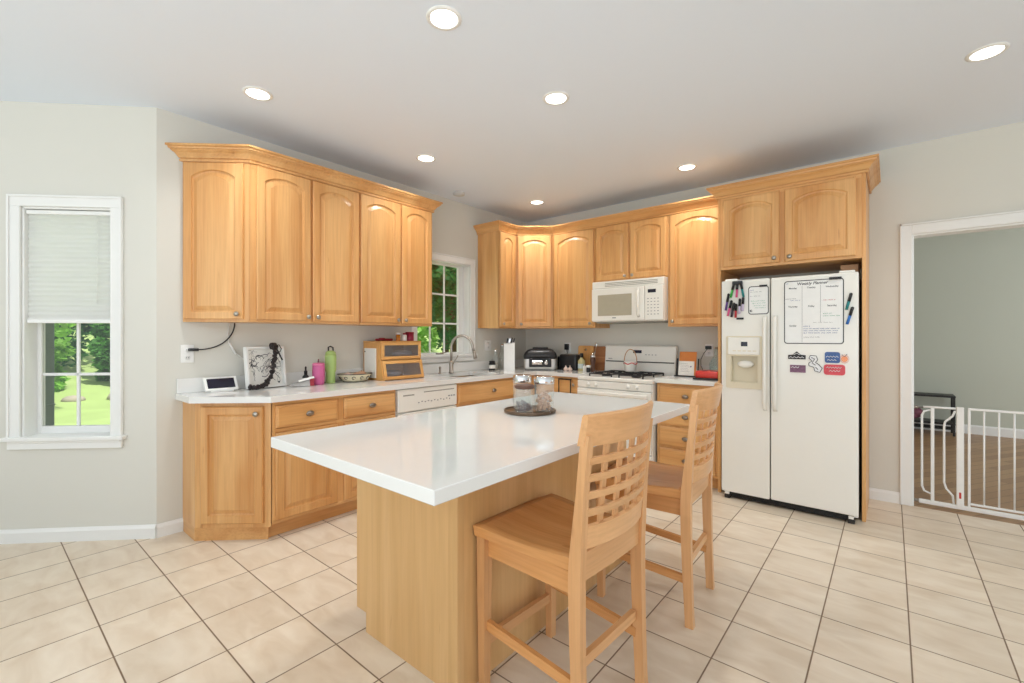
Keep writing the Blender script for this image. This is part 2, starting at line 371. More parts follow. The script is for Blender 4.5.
# baseboards
def base(name, x0, x1, loc, rz, h=.085):
    b = MB(); b.M = Matrix.Identity(4)
    prof = [(0, 0), (-.014, 0), (-.014, h-.02), (-.008, h-.006), (-.006, h), (0, h)]
    b.loft([[(x0, y, z) for y, z in prof], [(x1, y, z) for y, z in prof]]); return struct(b.build(name, trim_m, None, loc, rz))
base('baseboard_left', .0, .14, (XL, CY, 0), PI/2)
base('baseboard_angled', 0, DL, (ex, ey, 0), ANG)
base('baseboard_right', -.133, .054, (0, YR, 0), 0)
base('baseboard_far', -1.4, 4.2, (0, 8.56, 0), 0, .12)
# opening casing
b = MB()
b.box(.054, .123, YR-.018, YR, 0, 2.14, .003); b.box(.123, 1.75, YR-.018, YR, 2.07, 2.14, .003); b.box(1.75, 1.82, YR-.018, YR, 0, 2.14, .003)
b.box(.054, .066, YR-.026, YR-.018, 0, 2.152, .002); b.box(.054, 1.82, YR-.026, YR-.018, 2.14, 2.152, .002)
b.box(.123, .135, YR, YR+.13, 0, 2.07, .001); b.box(.135, 1.75, YR, YR+.13, 2.058, 2.07, .001)
struct(b.build('trim_1', trim_m))

# ------------------------------------------------------------------ windows
def window(name, loc, rz, x0, x1, z0, z1, cols, rows, sx0, sx1, sz0, sz1, meet=None, left_casing=True):
    root = bpy.data.objects.new(name, None); COL.objects.link(root); root.location = loc; root.rotation_euler = (0, 0, rz); root['kind'] = 'structure'
    c = .07
    b = MB()
    for a0, a1, c0, c1 in ((x0-c, x0, z0, z1), (x1, x1+c, z0, z1), (x0-c, x1+c, z1, z1+c)):
        b.box(a0, a1, -.018, 0, c0, c1, .003)
    for a0, a1, c0, c1 in ((x0-c, x0-c+.014, z0, z1+c-.014), (x1+c-.014, x1+c, z0, z1+c-.014), (x0-c, x1+c, z1+c-.014, z1+c)):
        b.box(a0, a1, -.026, -.018, c0, c1, .002)
    b.build('casing', trim_m, root)
    b = MB(); b.box(x0-c-.02, x1+c+.02, -.045, .09, z0-.02, z0+.004, .004); b.box(x0-c, x1+c, -.022, 0, z0-.075, z0-.02, .003); b.box(x0-c+.005, x1+c-.005, -.028, -.02, z0-.036, z0-.02, .003); b.build('sill', trim_m, root)
    b = MB()                                      # jamb lining
    b.box(x0, x0+.012, 0, .13, z0, z1, .001); b.box(x1-.012, x1, 0, .13, z0, z1, .001); b.box(x0, x1, 0, .13, z1-.012, z1, .001)
    b.build('jamb', trim_m, root)
    spans = [(sz0, sz1)] if meet is None else [(sz0, meet-.02), (meet+.02, sz1)]
    yy = .085
    for k, (a, d) in enumerate(spans):
        y = yy+(.03 if k else 0)
        b = MB(); sw = max(.02, min(.045, sx0-x0-.012)); 
        b.box(x0+.012, sx0, y, y+.03, z0 if k == 0 else meet-.02, (meet+.02 if meet and k == 0 else z1-.012), .002)
        b.box(sx1, x1-.012, y, y+.03, z0 if k == 0 else meet-.02, (meet+.02 if meet and k == 0 else z1-.012), .002)
        b.box(sx0, sx1, y, y+.03, (z0 if k == 0 else d-(d-a)-.04), a, .002); b.box(sx0, sx1, y, y+.03, d, (z1-.012 if (k == 1 or meet is None) else meet+.02), .002)
        for i in range(1, cols): x = sx0+(sx1-sx0)*i/cols; b.box(x-.009, x+.009, y+.008, y+.022, a, d, .002)
        for i in range(1, rows): z = a+(d-a)*i/rows; b.box(sx0, sx1, y+.008, y+.022, z-.009, z+.009, .002)
        sash = b.build('sash', trim_m, root)
        b = MB(); b.box(sx0, sx1, y+.013, y+.017, a, d, 0); b.build('pane', glass, sash)
    return root
L_ = DL
w1 = window('window_1', (ex, ey, 0), ANG, L_-.79, L_-.266, .66, 2.105, 2, 2, L_-.752, L_-.33, .71, 2.05, meet=1.40)
w2 = window('window_2', (XL, 0, 0), PI/2, 2.86, 3.60, 1.10, 2.09, 3, 3, 2.915, 3.51, 1.122, 2.06)
w2_lock = MB(); w2_lock.box(3.18, 3.26, .045, .085, 1.104, 1.118, .004); w2_lock.tube([(3.22, .06, 1.118), (3.30, .05, 1.124)], .005); w2_lock.build('sash_lock', pewter, w2)

# cellular shade in the angled window
sh = thing('cellular_shade', 'white cellular shade pulled halfway down in the left window', 'window shade', (ex, ey, 0), ANG)
b = MB(); x0, x1 = L_-.775, L_-.28; n = 44; zt, zb = 2.075, 1.40
prof = [(.022+(.005 if i % 2 else 0), zt-(zt-zb)*i/n) for i in range(n+1)]
b.loft([[(x0, y, z) for y, z in prof]+[(x0, .038, zb), (x0, .038, zt)], [(x1, y, z) for y, z in prof]+[(x1, .038, zb), (x1, .038, zt)]]); b.build('pleats', shade_m, sh)
b = MB(); b.box(x0, x1, .008, .045, 2.062, 2.088, .004); b.build('head_rail', trim_m, sh)
b = MB(); b.box(x0, x1, .014, .042, 1.375, 1.402, .004); b.build('bottom_rail', white_pl, sh)
b = MB(); b.tube([(x1-.08, .008, 2.06), (x1-.078, .008, 1.5)], .0015, 6); b.build('cord', white_pl, sh)

# ------------------------------------------------------------------ cabinets
def door_mesh(w_, h, arch=0, sw=.053, t=.02):
    b = MB(); K = 14
    def loop(d, y, rise):
        x0, x1 = d, w_-d; P = [(x0, y, d), (x1, y, d)]
        for i in range(K+1):
            u = 1-2*i/K; x = (x0+x1)/2+u*(x1-x0)/2
            P.append((x, y, h-d-rise*(1-math.sqrt(max(0, 1-(u*.72)**2)))/(1-math.sqrt(1-.72**2)) if rise else h-d))
        return P
    a = arch
    b.loft([loop(0, 0, 0), loop(0, -t+.006, 0), loop(.006, -t, 0), loop(sw-.004, -t, a), loop(sw+.002, -t+.010, a), loop(sw+.010, -t+.012, a), loop(sw+.034, -t+.003, a), loop(sw+.036, -t+.001, a)])
    return b
def knob(parent, x, y, z):
    b = MB(); b.lathe([(.004, 0), (.005, -.010), (.015, -.016), (.017, -.022), (.012, -.027), (.001, -.029)], (x, y, z), 14, axis='y'); return b.build('knob', nickel, parent)
def oval_knob(parent, x, y, z):
    b = MB(); b.lathe([(.006, 0), (.006, -.008), (.017, -.013), (.019, -.019), (.012, -.025), (.001, -.027)], (x, y, z), 18, axis='y', sx=1.5); return b.build('knob', pewter, parent)
def add_door(root, x, z, w_, h, y, arch=0, kn=None, rz=0, mat=None, xy=None):
    d = door_mesh(w_, h, arch).build('door', mat or wz, root, (xy[0] if xy else x, xy[1] if xy else y, z), rz)
    if kn: knob(d, kn[0], -.02, kn[1])
    return d
def add_drawer(root, x, z, w_, h, y, kn=True):
    b = MB(); L = lambda d, yy: [(d, yy, d), (w_-d, yy, d), (w_-d, yy, h-d), (d, yy, h-d)]
    b.loft([L(0, 0), L(0, -.010), L(.004, -.013), L(.012, -.016), L(.015, -.020)])
    d = b.build('drawer_front', wx, root, (x, y, z))
    if kn: oval_knob(d, w_/2, -.02, h/2)
    return d
UZ0, UZ1 = 1.388, 2.455
UDZ, UDH = 1.405, 2.446-1.405
def body(root, x0, x1, y0, y1, z0, z1, mat=wz, fw=.03):
    b = MB(); b.box(x0, x1, y0+.004, y1, z0, z1, .001); return b.build('carcass', mat, root)
def faceframe(root, x0, x1, y, z0, z1, stiles, rails):
    for a, c in stiles: b = MB(); b.box(a, c, y-.001, y+.012, z0, z1, .0015); b.build('stile', wz, root)
    for a, c in rails: b = MB(); b.box(x0+.001, x1-.001, y-.002, y+.011, a, c, .0015); b.build('rail', wx, root)
# left wall run: frame with origin on the wall, local x -> +y world, local -y -> +x world
def lroot(name, label, y, group=None): return thing(name, label, 'cabinet', (XL, y, 0), PI/2, group)
UD = .32
c = lroot('wall_cabinet', 'upper maple cabinet with two arched doors, centre stile between them, above picture frame', 1.216)
body(c, 0, .814, -UD, -.002, UZ0, UZ1); faceframe(c, 0, .814, -UD, UZ0, UZ1, [(0, .037), (.409, .425), (.804, .814)], [(UZ0, UZ0+.02), (UZ1-.04, UZ1)])
add_door(c, .037, UDZ, .372, UDH, -UD, .045, (.345, .03)); add_door(c, .425, UDZ, .379, UDH, -UD, .045, (.03, .03))
c = lroot('wall_cabinet', 'upper maple cabinet with two arched doors directly left of the sink window', 2.032)
body(c, 0, .757, -UD, -.002, UZ0, UZ1); faceframe(c, 0, .757, -UD, UZ0, UZ1, [(0, .008), (.383, .405), (.73, .757)], [(UZ0, UZ0+.02), (UZ1-.04, UZ1)])
add_door(c, .006, UDZ, .379, UDH, -UD, .045, (.35, .03)); add_door(c, .406, UDZ, .330, UDH, -UD, .045, (.03, .03))
# angled end cabinet (triangle)
c = thing('wall_cabinet', 'angled one-door upper maple cabinet closing the left end of the run', 'cabinet', (XL, .92, 0), 0)
b = MB(); b.prism([(0.001, 0), (.32, .295), (0.001, .295)], UZ0, UZ1); b.build('carcass', wz, c)
aw = math.hypot(.32, .296); aa = math.atan2(.296, .32)
b = MB(); b.M = Matrix.Rotation(aa, 4, 'Z')
b.box(.002, .05, -.004, .004, UZ0, UZ1, .0015); b.box(aw-.05, aw-.002, -.004, .004, UZ0, UZ1, .0015); b.box(.004, aw-.004, -.005, .003, UZ0, UZ0+.02, .001); b.box(.004, aw-.004, -.005, .003, UZ1-.04, UZ1, .001); b.build('face_frame', wz, c)
add_door(c, 0, UDZ, aw-.055, UDH, 0, .045, (aw-.055-.03, .035), aa, xy=(.018*math.cos(aa)+.004*math.sin(aa), .018*math.sin(aa)-.004*math.cos(aa)))
# right of the window
c = lroot('wall_cabinet', 'narrow one-door upper maple cabinet right of the sink window', 3.73)
body(c, 0, .29, -UD, -.002, UZ0, UZ1); faceframe(c, 0, .29, -UD, UZ0, UZ1, [(0, .012), (.272, .29)], [(UZ0, UZ0+.02), (UZ1-.04, UZ1)])
add_door(c, .01, UDZ, .262, UDH, -UD, .045, (.04, .03))
# diagonal corner cabinet
A0, B0 = Vector((-3.30, 4.022)), Vector((-2.972, 4.30))
c = thing('wall_cabinet', 'diagonal corner upper maple cabinet above the countertop grill', 'cabinet', (A0.x, A0.y, 0), 0)
dx, dy = B0.x-A0.x, B0.y-A0.y; dw = math.hypot(dx, dy); da = math.atan2(dy, dx)
b = MB(); b.prism([(0, 0), (dx-.002, dy), (dx-.002, YR-A0.y-.002), (XL-A0.x+.002, YR-A0.y-.002), (XL-A0.x+.002, 0)], UZ0, UZ1); b.build('carcass', wz, c)
b = MB(); b.M = Matrix.Rotation(da, 4, 'Z'); b.box(.003, dw-.003, -.004, .002, UZ0, UZ1, .001); b.build('face_frame', wz, c)
add_door(c, 0, UDZ, dw-.05, UDH, 0, .045, (.04, .03), da, xy=(.025*math.cos(da)+.005*math.sin(da), .025*math.sin(da)-.005*math.cos(da)))
# right wall run (frame origin on the wall, local = world)
YU = 4.30; UD2 = YR-YU
def rroot(name, label, x): return thing(name, label, 'cabinet', (x, YR, 0), 0)
c = rroot('wall_cabinet', 'one-door upper maple cabinet between the corner and the microwave', -2.968)
body(c, 0, .546, -UD2, -.002, UZ0, UZ1); faceframe(c, 0, .546, -UD2, UZ0, UZ1, [(0, .03), (.52, .546)], [(UZ0, UZ0+.02), (UZ1-.04, UZ1)])
add_door(c, .022, UDZ, .505, UDH, -UD2, .055, (.47, .03))
c = rroot('wall_cabinet', 'short two-door maple cabinet above the microwave', -2.42)
body(c, 0, .78, -UD2, -.002, 1.865, UZ1); faceframe(c, 0, .78, -UD2, 1.865, UZ1, [(0, .02), (.378, .40), (.76, .78)], [(1.865, 1.882), (UZ1-.04, UZ1)])
add_door(c, .014, 1.88, .366, .566, -UD2, .038, (.335, .03)); add_door(c, .40, 1.88, .366, .566, -UD2, .038, (.03, .03))
c = rroot('wall_cabinet', 'tall one-door upper maple cabinet between microwave and refrigerator', -1.638)
body(c, 0, .53, -UD2, -.002, UZ0, UZ1); faceframe(c, 0, .53, -UD2, UZ0, UZ1, [(0, .03), (.51, .53)], [(UZ0, UZ0+.02), (UZ1-.04, UZ1)])
add_door(c, .022, UDZ, .485, UDH, -UD2, .055, (.03, .03))
# refrigerator surround
YF = 4.0
c = thing('refrigerator_cabinet', 'deep two-door maple cabinet above the refrigerator with tall side panels', 'cabinet', (-1.105, YR, 0), 0)
W = .972; D = YR-YF
b = MB(); b.box(0, .022, -D, -.002, 0, 2.45, .002); b.build('side_panel', wz, c)
b = MB(); b.box(W-.022, W, -D, -.002, 0, 2.45, .002); b.build('side_panel', wz, c)
b = MB(); b.box(.022, W-.022, -D+.004, -.002, 1.84, 2.45, .001); b.build('carcass', wx, c)
faceframe(c, .022, W-.022, -D, 1.84, 2.45, [(.022, .05), (.445, .488), (W-.06, W-.022)], [(1.84, 1.865), (2.40, 2.45)])
add_door(c, .045, 1.86, .405, .55, -D, .045, (.37, .035)); add_door(c, .483, 1.86, .435, .55, -D, .045, (.035, .035))

# crowns
def crown(path, zb, zt, label, proj=.07):
    hgt = zt-zb
    prof = [(0, 0), (.012, 0), (.014, .004), (.014, .012), (.008, .014), (.008, .018), (.016, .020), (.022, .030), (.034, .046), (.050, .056), (.050, .061), (.058, .063), (.060, .070), (.060, .074), (proj, .076), (proj, 1), (0, 1)]
    prof = [(d, zb+(z if z < 1 else hgt)*1.0 if z == 1 else zb+z/.088*hgt) for d, z in prof]
    P = [Vector(p) for p in path]; n = len(P); nor = []
    for i in range(n-1): d = (P[i+1]-P[i]).normalized(); nor.append(Vector((d.y, -d.x)))
    loops = []
    for i in range(n):
        if i == 0: m = nor[0]; k = 1
        elif i == n-1: m = nor[-1]; k = 1
        else: m = (nor[i-1]+nor[i]).normalized(); k = 1/max(.3, m.dot(nor[i]))
        if i == 0:                    # run the first end back to the wall it dies into
            dr_ = (P[1]-P[0]).normalized(); s0 = (m.x/dr_.x if abs(dr_.x) > .1 and abs(dr_.y) > .1 else 0)
            loops.append([(P[0].x+m.x*d-dr_.x*d*s0, P[0].y+m.y*d-dr_.y*d*s0, z) for d, z in prof]); continue
        loops.append([(P[i].x+m.x*d*k, P[i].y+m.y*d*k, z) for d, z in prof])
    b = MB(); b.loft(loops); o = b.build('crown_molding', wx_w); return tag(o, label, 'crown molding')
wx_w = wx
o = crown([(XL+.002, .918), (-3.30, 1.214), (-3.30, 2.791), (XL+.002, 2.791)], 2.452, 2.55, 'maple crown molding along the top of the left wall cabinets')
crown([(XL+.002, 3.728), (-3.30, 3.728), (-3.30, 4.022), (-2.972, 4.298), (-1.182, 4.298)], 2.452, 2.545, 'maple crown molding over the corner and range wall cabinets')
crown([(-1.107, YR-.002), (-1.107, YF-.002), (-.131, YF-.002), (-.131, YR-.002)], 2.430, 2.522, 'maple crown molding on top of the refrigerator cabinet')

# base cabinets, left run
BF = .612; BZ = .875
def base_body(root, x0, x1, dep, sink=False):
    b = MB(); b.box(x0, x1, -dep+.004, -.002, .10, .68 if sink else BZ, .001); b.build('carcass', wz, root)
    if sink: b = MB(); b.box(x0, x1, -dep+.004, -dep+.03, .681, BZ, .001); b.build('sink_apron', wx, root)
    b = MB(); b.box(x0, x1, -dep+.06, -.01, 0, .099, .001); b.build('toe_kick', wx, root)
c = lroot('base_cabinet', 'maple base cabinet with two drawers over two doors, left of the dishwasher', 1.238)
base_body(c, 0, .932, BF); faceframe(c, 0, .932, -BF, .10, BZ, [(0, .02), (.436, .486), (.92, .932)], [(.10, .125), (.682, .702), (BZ-.022, BZ)])
add_drawer(c, .017, .706, .42, .145, -BF); add_drawer(c, .486, .706, .434, .145, -BF)
add_door(c, .017, .122, .42, .552, -BF, 0, None); add_door(c, .486, .122, .434, .552, -BF, 0, None)
c = lroot('base_cabinet', 'maple sink base cabinet under the sink window', 2.826)
base_body(c, 0, 1.17, BF, True); faceframe(c, 0, 1.17, -BF, .10, BZ, [(0, .015), (.93, 1.17)], [(.10, .125), (.662, .68), (BZ-.022, BZ)])
add_drawer(c, .012, .682, .92, .17, -BF); add_door(c, .012, .122, .455, .535, -BF, 0, (.42, .5)); add_door(c, .475, .122, .455, .535, -BF, 0, (.03, .5))
c = thing('base_cabinet', 'angled one-door maple base cabinet at the left end of the counter', 'cabinet', (XL, .92, 0), 0)
P3 = [(0.001, 0), (.255, 0), (.61, .313), (0.001, .313)]
b = MB(); b.prism(P3, .085, BZ); b.build('carcass', wz, c)
b = MB(); b.prism([(0.002, .0), (.245, .0), (.575, .31), (0.002, .31)], 0, .0845); b.build('toe_kick', wx, c)
fw_ = math.hypot(.355, .313); fa = math.atan2(.313, .355)
b = MB(); b.M = Matrix.Translation((.255, 0, 0)) @ Matrix.Rotation(fa, 4, 'Z')
b.box(0, .05, -.004, .002, .085, BZ, .0015); b.box(fw_-.05, fw_, -.004, .002, .085, BZ, .0015); b.build('face_frame', wz, c)
add_door(c, 0, .115, fw_-.085, .735, 0, 0, (fw_-.085-.035, .69), fa, xy=(.255+.043*math.cos(fa)+.004*math.sin(fa), .043*math.sin(fa)-.004*math.cos(fa)))
# right run base
YB = 4.02
c = rroot('base_cabinet', 'narrow maple base cabinet between the corner and the range', -3.003)
base_body(c, 0, .565, YR-YB); faceframe(c, 0, .565, YB-YR, .10, BZ, [(0, .06), (.55, .565)], [(.10, .125), (.682, .702), (BZ-.022, BZ)])
add_drawer(c, .10, .706, .44, .145, YB-YR, False)
for ch in c.children:
    if ch.name.startswith('drawer_front'): knob(ch, .40, -.02, .09)
add_door(c, .10, .122, .44, .552, YB-YR, 0, (.03, .5))
c = rroot('base_cabinet', 'maple four-drawer base cabinet between the range and the refrigerator', -1.632)
base_body(c, 0, .524, YR-YB); faceframe(c, 0, .524, YB-YR, .10, BZ, [(0, .024), (.50, .524)], [(.10, .125), (BZ-.022, BZ)])
for z, h in ((.692, .152), (.507, .163), (.317, .168), (.122, .172)): add_drawer(c, .022, z, .48, h, YB-YR)
b = MB(); b.box(-2.676, -2.52, 3.965, 3.971, .845, .857, .001); b.box(-2.676, -2.664, 3.965, 3.971, .62, .845, .001); b.box(-2.532, -2.52, 3.965, 3.971, .62, .845, .001); b.box(-2.676, -2.52, 3.965, 3.971, .61, .62, .001); b.box(-2.66, -2.64, 3.971, 4.0, .847, .857, .001); b.box(-2.55, -2.53, 3.971, 4.0, .847, .857, .001)
tag(b.build('towel_rack', black), 'black over-drawer towel bar on the cabinet left of the range', 'towel bar')

# ------------------------------------------------------------------ countertops
b = MB()
hole = [(x, y) for x, y in [(-3.47, 2.90), (-3.09, 2.90), (-3.06, 2.93), (-3.06, 3.47), (-3.09, 3.50), (-3.47, 3.50), (-3.50, 3.47), (-3.50, 2.93)]]
ct = [(XL+.001, .879), (-3.335, .879), (-2.969, 1.215), (-2.969, 3.985), (-2.437, 3.985), (-2.437, YR-.001), (XL+.001, YR-.001)]
b.prism(ct, .876, .915, [hole])
o = thing('countertop', 'white quartz countertop wrapping the corner with sink cut-out', 'countertop')
b.build('slab', quartz, o)
b = MB(); b.box(XL+.001, XL+.02, .885, YR-.021, .915, 1.012, .002); b.build('backsplash', quartz, o)
b = MB(); b.box(XL+.021, -2.437, YR-.02, YR-.001, .915, 1.012, .002); b.build('backsplash', quartz, o)
o = thing('countertop', 'short white quartz countertop between the range and the refrigerator', 'countertop')
b = MB(); b.box(-1.640, -1.108, 3.985, YR-.001, .876, .915, .002); b.build('slab', quartz, o)
b = MB(); b.box(-1.640, -1.108, YR-.02, YR-.001, .915, 1.012, .002); b.build('backsplash', quartz, o)
# sink
s_ = thing('kitchen_sink', 'stainless undermount sink bowl below the window', 'sink', (-3.28, 3.20, .875))
b = MB(); L = lambda x, y, z: [(-x, -y, z), (x, -y, z), (x, y, z), (-x, y, z)]
b.loft([L(.235, .315, 0), L(.21, .29, -.001), L(.20, .28, -.02), L(.19, .27, -.17), L(.18, .26, -.18)], (False, True)); b.build('bowl', nickel, s_, fix=False)
b = MB(); b.lathe([(.04, 0), (.04, .004), (.02, .004), (.018, .001)], (0, 0, -.179), 20); b.build('drain', chrome, s_)
# faucet
f = thing('faucet', 'brushed nickel pull-down gooseneck faucet behind the sink', 'faucet', (-3.50, 3.215, .916), math.radians(28))
b = MB(); b.lathe([(.028, 0), (.028, .006), (.022, .012), (.021, .10), (.016, .13)], seg=18); b.build('base', nickel, f)
b = MB(); R = .115
pts = [(0, 0, .12), (0, 0, .20), (0, 0, .27)]+[(R-R*math.cos(a), 0, .265+R*1.05*math.sin(a)) for a in [PI*i/12 for i in range(1, 12)]]+[(2*R+.004, 0, .26), (2*R+.014, 0, .225)]
b.tube(pts, .0135, 10); b.build('gooseneck', nickel, f)
b = MB(); b.tube([(2*R+.012, 0, .232), (2*R+.022, 0, .19), (2*R+.032, 0, .15)], .014, 12, r2=.021); b.build('spray_head', nickel, f)
b = MB(); b.tube([(.0, .018, .08), (.0, .045, .085), (.03, .085, .15), (.04, .10, .18)], .007, 8, r2=.005); b.build('handle', nickel, f)
f2 = MB(); f2.lathe([(.018, 0), (.018, .006), (.012, .01), (.011, .05), (.013, .055), (.013, .07), (.001, .075)], (-3.52, 3.08, .916), 14)
tag(f2.build('soap_dispenser', nickel), 'small nickel soap dispenser left of the gooseneck faucet', 'soap dispenser')

# ------------------------------------------------------------------ dishwasher
d = thing('dishwasher', 'white built-in dishwasher with control panel beside the sink cabinet', 'dishwasher', (XL, 2.178, 0), PI/2)
b = MB(); b.box(0, .64, -.60, -.02, .10, .874, .002); b.build('body', appl, d)
b = MB(); b.box(.004, .636, -.632, -.601, .685, .868, .006); pn = b.build('control_panel', appl, d)
b = MB(); b.box(.05, .16, -.6345, -.632, .812, .822, .001); b.build('badge', grey_vent, pn)
b = MB(); b.box(.26, .60, -.634, -.632, .826, .834, .001); b.build('latch_slot', grey_vent, pn)
b = MB()
for i in range(11): b.box(.20+i*.034, .213+i*.034, -.6335, -.632, .744+.006*(i % 2), .752+.006*(i % 2), .0005)
for i in range(3): b.box(.53+i*.03, .55+i*.03, -.6335, -.632, .768, .778, .0005)
b.build('buttons', ink['grey'], pn)
b = MB(); b.box(.004, .636, -.63, -.601, .13, .675, .006); b.build('door', appl, d)
b = MB(); b.box(.01, .63, -.56, -.02, 0, .098, .002); b.build('kick_plate', black, d)

# ------------------------------------------------------------------ range
r = thing('gas_range', 'white freestanding gas range with backguard and black grates', 'stove', (-2.430, YR, 0))
W = .78; F0 = -.655
b = MB(); b.box(.002, W, F0, -.03, .02, .86, .003); b.build('body', appl, r)
b = MB(); b.box(0, W+.002, F0-.02, -.03, .862, .898, .008); ck = b.build('cooktop', appl, r)
b = MB(); b.box(0.004, W-.004, F0-.022, F0, .79, .857, .004); kp = b.build('knob_panel', appl, r)
for x in (.126, .21, .546, .634):
    b = MB(); b.lathe([(.022, 0), (.020, -.006), (.012, -.010), (.011, -.028), (.001, -.029)], (x, F0-.022, .824), 16, axis='y'); b.box(x-.003, x+.003, F0-.056, F0-.03, .806, .842, .001); b.build('knob', appl, kp)
b = MB(); b.box(.004, W-.004, F0-.03, F0, .22, .782, .006); dr = b.build('oven_door', appl, r)
b = MB(); b.box(.15, W-.15, F0-.032, F0-.03, .38, .60, .001); b.build('oven_window', window_grey, dr)
b = MB(); b.box(.03, W-.03, F0-.075, F0-.055, .728, .762, .008); b.box(.05, .08, F0-.06, F0-.03, .735, .755, .002); b.box(W-.08, W-.05, F0-.06, F0-.03, .735, .755, .002); b.build('handle', appl, dr)
b = MB(); b.box(.004, W-.004, F0-.025, F0, .04, .21, .006); b.build('storage_drawer', appl, r)
b = MB()
pr = [(-.03, .898), (-.105, .898), (-.105, .93), (-.095, 1.02), (-.085, 1.09), (-.078, 1.185), (-.06, 1.20), (-.03, 1.20)]
b.loft([[(.0, y, z) for y, z in pr], [(W, y, z) for y, z in pr]]); bk = b.build('backguard', appl, r)
b = MB(); b.box(.012, W-.012, -.103, -.088, 1.022, 1.032, .001); b.build('groove', blackm, bk)
b = MB(); b.box(.325, .42, -.086, -.076, 1.118, 1.15, .002); b.build('clock', screen, bk)
b = MB()
for i in range(4): b.box(.46+i*.035, .475+i*.035, -.086, -.0805, 1.10, 1.106, .0005)
b.box(.04, .085, -.0955, -.085, 1.052, 1.058, .0005); b.build('buttons', ink['grey'], bk)
for gx in (.11, .43):
    for (cx, cy) in ((gx+.12, -.50), (gx+.12, -.25)):
        b = MB(); b.lathe([(.045, 0), (.045, .008), (.03, .012), (.03, .02), (.001, .021)], (cx, cy, .899), 20); b.build('burner', iron, ck)
    b = MB(); z = .925; x0, x1, y0, y1 = gx, gx+.24, -.62, -.13
    for p, q in (((x0, y0), (x1, y0)), ((x0, y1), (x1, y1)), ((x0, y0), (x0, y1)), ((x1, y0), (x1, y1)), ((x0, (y0+y1)/2), (x1, (y0+y1)/2))): b.bar((p[0], p[1], z), (q[0], q[1], z), .010, .012)
    for cy in (-.50, -.25):
        for a in range(4):
            aa_ = PI/4+a*PI/2; b.bar((gx+.12+.03*math.cos(aa_), cy+.03*math.sin(aa_), z+.006), (gx+.12+.12*math.cos(aa_), cy+.118*math.sin(aa_), z), .009, .012)
    for px_ in (x0, x1):
        for py_ in (y0, y1, (y0+y1)/2): b.box(px_-.006, px_+.006, py_-.006, py_+.006, .899, z, .001)
    b.build('grate', iron, ck)

# ------------------------------------------------------------------ microwave
m = thing('microwave', 'cream over-the-range microwave under the short cabinet', 'microwave', (-2.412, YR, 0))
W = .768; F0 = -(YR-4.22)
b = MB(); b.box(0, W, F0, -.002, 1.445, 1.862, .004); b.build('body', bisque, m)
b = MB(); b.box(.002, W-.002, F0-.012, F0, 1.79, 1.858, .003); vt = b.build('vent_grille', bisque, m)
b = MB()
for i in range(3): b.box(.15, W-.06, F0-.0135, F0-.011, 1.805+i*.015, 1.811+i*.015, .0005)
b.build('slot', grey_vent, vt)
b = MB(); b.box(.002, .58, F0-.026, F0, 1.452, 1.785, .008); dr = b.build('door', bisque, m)
b = MB(); b.box(.075, .45, F0-.028, F0-.024, 1.505, 1.72, .002); b.build('window', window_grey, dr)
b = MB(); b.tube([(.525, F0-.026, 1.49), (.525, F0-.05, 1.51), (.525, F0-.055, 1.62), (.525, F0-.05, 1.735), (.525, F0-.026, 1.755)], .014, 10); b.build('handle', bisque, dr)
b = MB(); b.box(.584, W-.002, F0-.024, F0, 1.452, 1.785, .006); cp = b.build('control_panel', bisque, m)
b = MB(); b.box(.615, .695, F0-.0255, F0-.023, 1.715, 1.748, .002); b.build('display', screen, cp)
b = MB()
for i in range(4):
    for j in range(6): b.box(.61+i*.033, .625+i*.033, F0-.0248, F0-.0235, 1.505+j*.03, 1.511+j*.03, .0004)
b.build('buttons', ink['grey'], cp)
b = MB(); b.box(.24, .28, F0-.027, F0-.0255, 1.478, 1.487, .0004); b.build('badge', ink['grey'], dr)
b = MB(); b.box(.03, W-.03, F0+.03, -.03, 1.432, 1.446, .002); b.build('grease_filter', grey_vent, m)

# ------------------------------------------------------------------ refrigerator
fr = thing('refrigerator', 'off-white side-by-side refrigerator with water and ice dispenser', 'refrigerator', (-1.048, 3.90, 0))
W = .878
b = MB(); b.box(.004, W-.004, .055, .68, .03, 1.725, .004); b.build('body', bisque, fr)
dk = .345; dz0, dz1 = .055, 1.735
b = MB(); b.M = Matrix(((1, 0, 0, 0), (0, 0, 1, 0), (0, 1, 0, 0), (0, 0, 0, 1)))
hole = R_(.07, .262, .93, 1.14)
b.prism(rrect(.0, dk-.004, dz0, dz1, .008, 2), 0, .05, [hole]); fz = b.build('freezer_door', bisque, fr)
b = MB(); b.M = Matrix(((1, 0, 0, 0), (0, 0, 1, 0), (0, 1, 0, 0), (0, 0, 0, 1)))
b.prism(rrect(.035, .29, .885, 1.295, .01, 3), -.010, -.0005, [hole]); dp = b.build('dispenser_frame', bisque_dk, fz)
b = MB(); b.box(.07, .262, .048, .0495, .93, 1.14, 0); b.box(.0702, .073, 0, .048, .93, 1.14, 0); b.box(.259, .2618, 0, .048, .93, 1.14, 0); b.box(.07, .262, -.008, .048, .9302, .934, 0); b.box(.07, .262, 0, .048, 1.136, 1.1398, 0); b.build('recess', bisque_dk, dp)
b = MB(); b.box(.05, .276, -.016, -.009, 1.15, 1.285, .004); q = b.build('control_strip', bisque, dp)
b = MB(); b.box(.145, .192, -.0175, -.0155, 1.215, 1.25, .001); b.build('display', screen, q)
b = MB()
for i in range(5): b.box(.085+i*.036, .11+i*.036, -.017, -.0155, 1.175, 1.183, .0005)
b.build('buttons', bisque_dk, q)
b = MB(); b.blob((.172, .012, 1.075), (.060, .026, .030), 16, 8); b.build('paddle', bisque, dp)
b = MB(); b.box(dk+.004, W, 0, .05, dz0, dz1, .008); fd = b.build('fresh_food_door', bisque, fr)
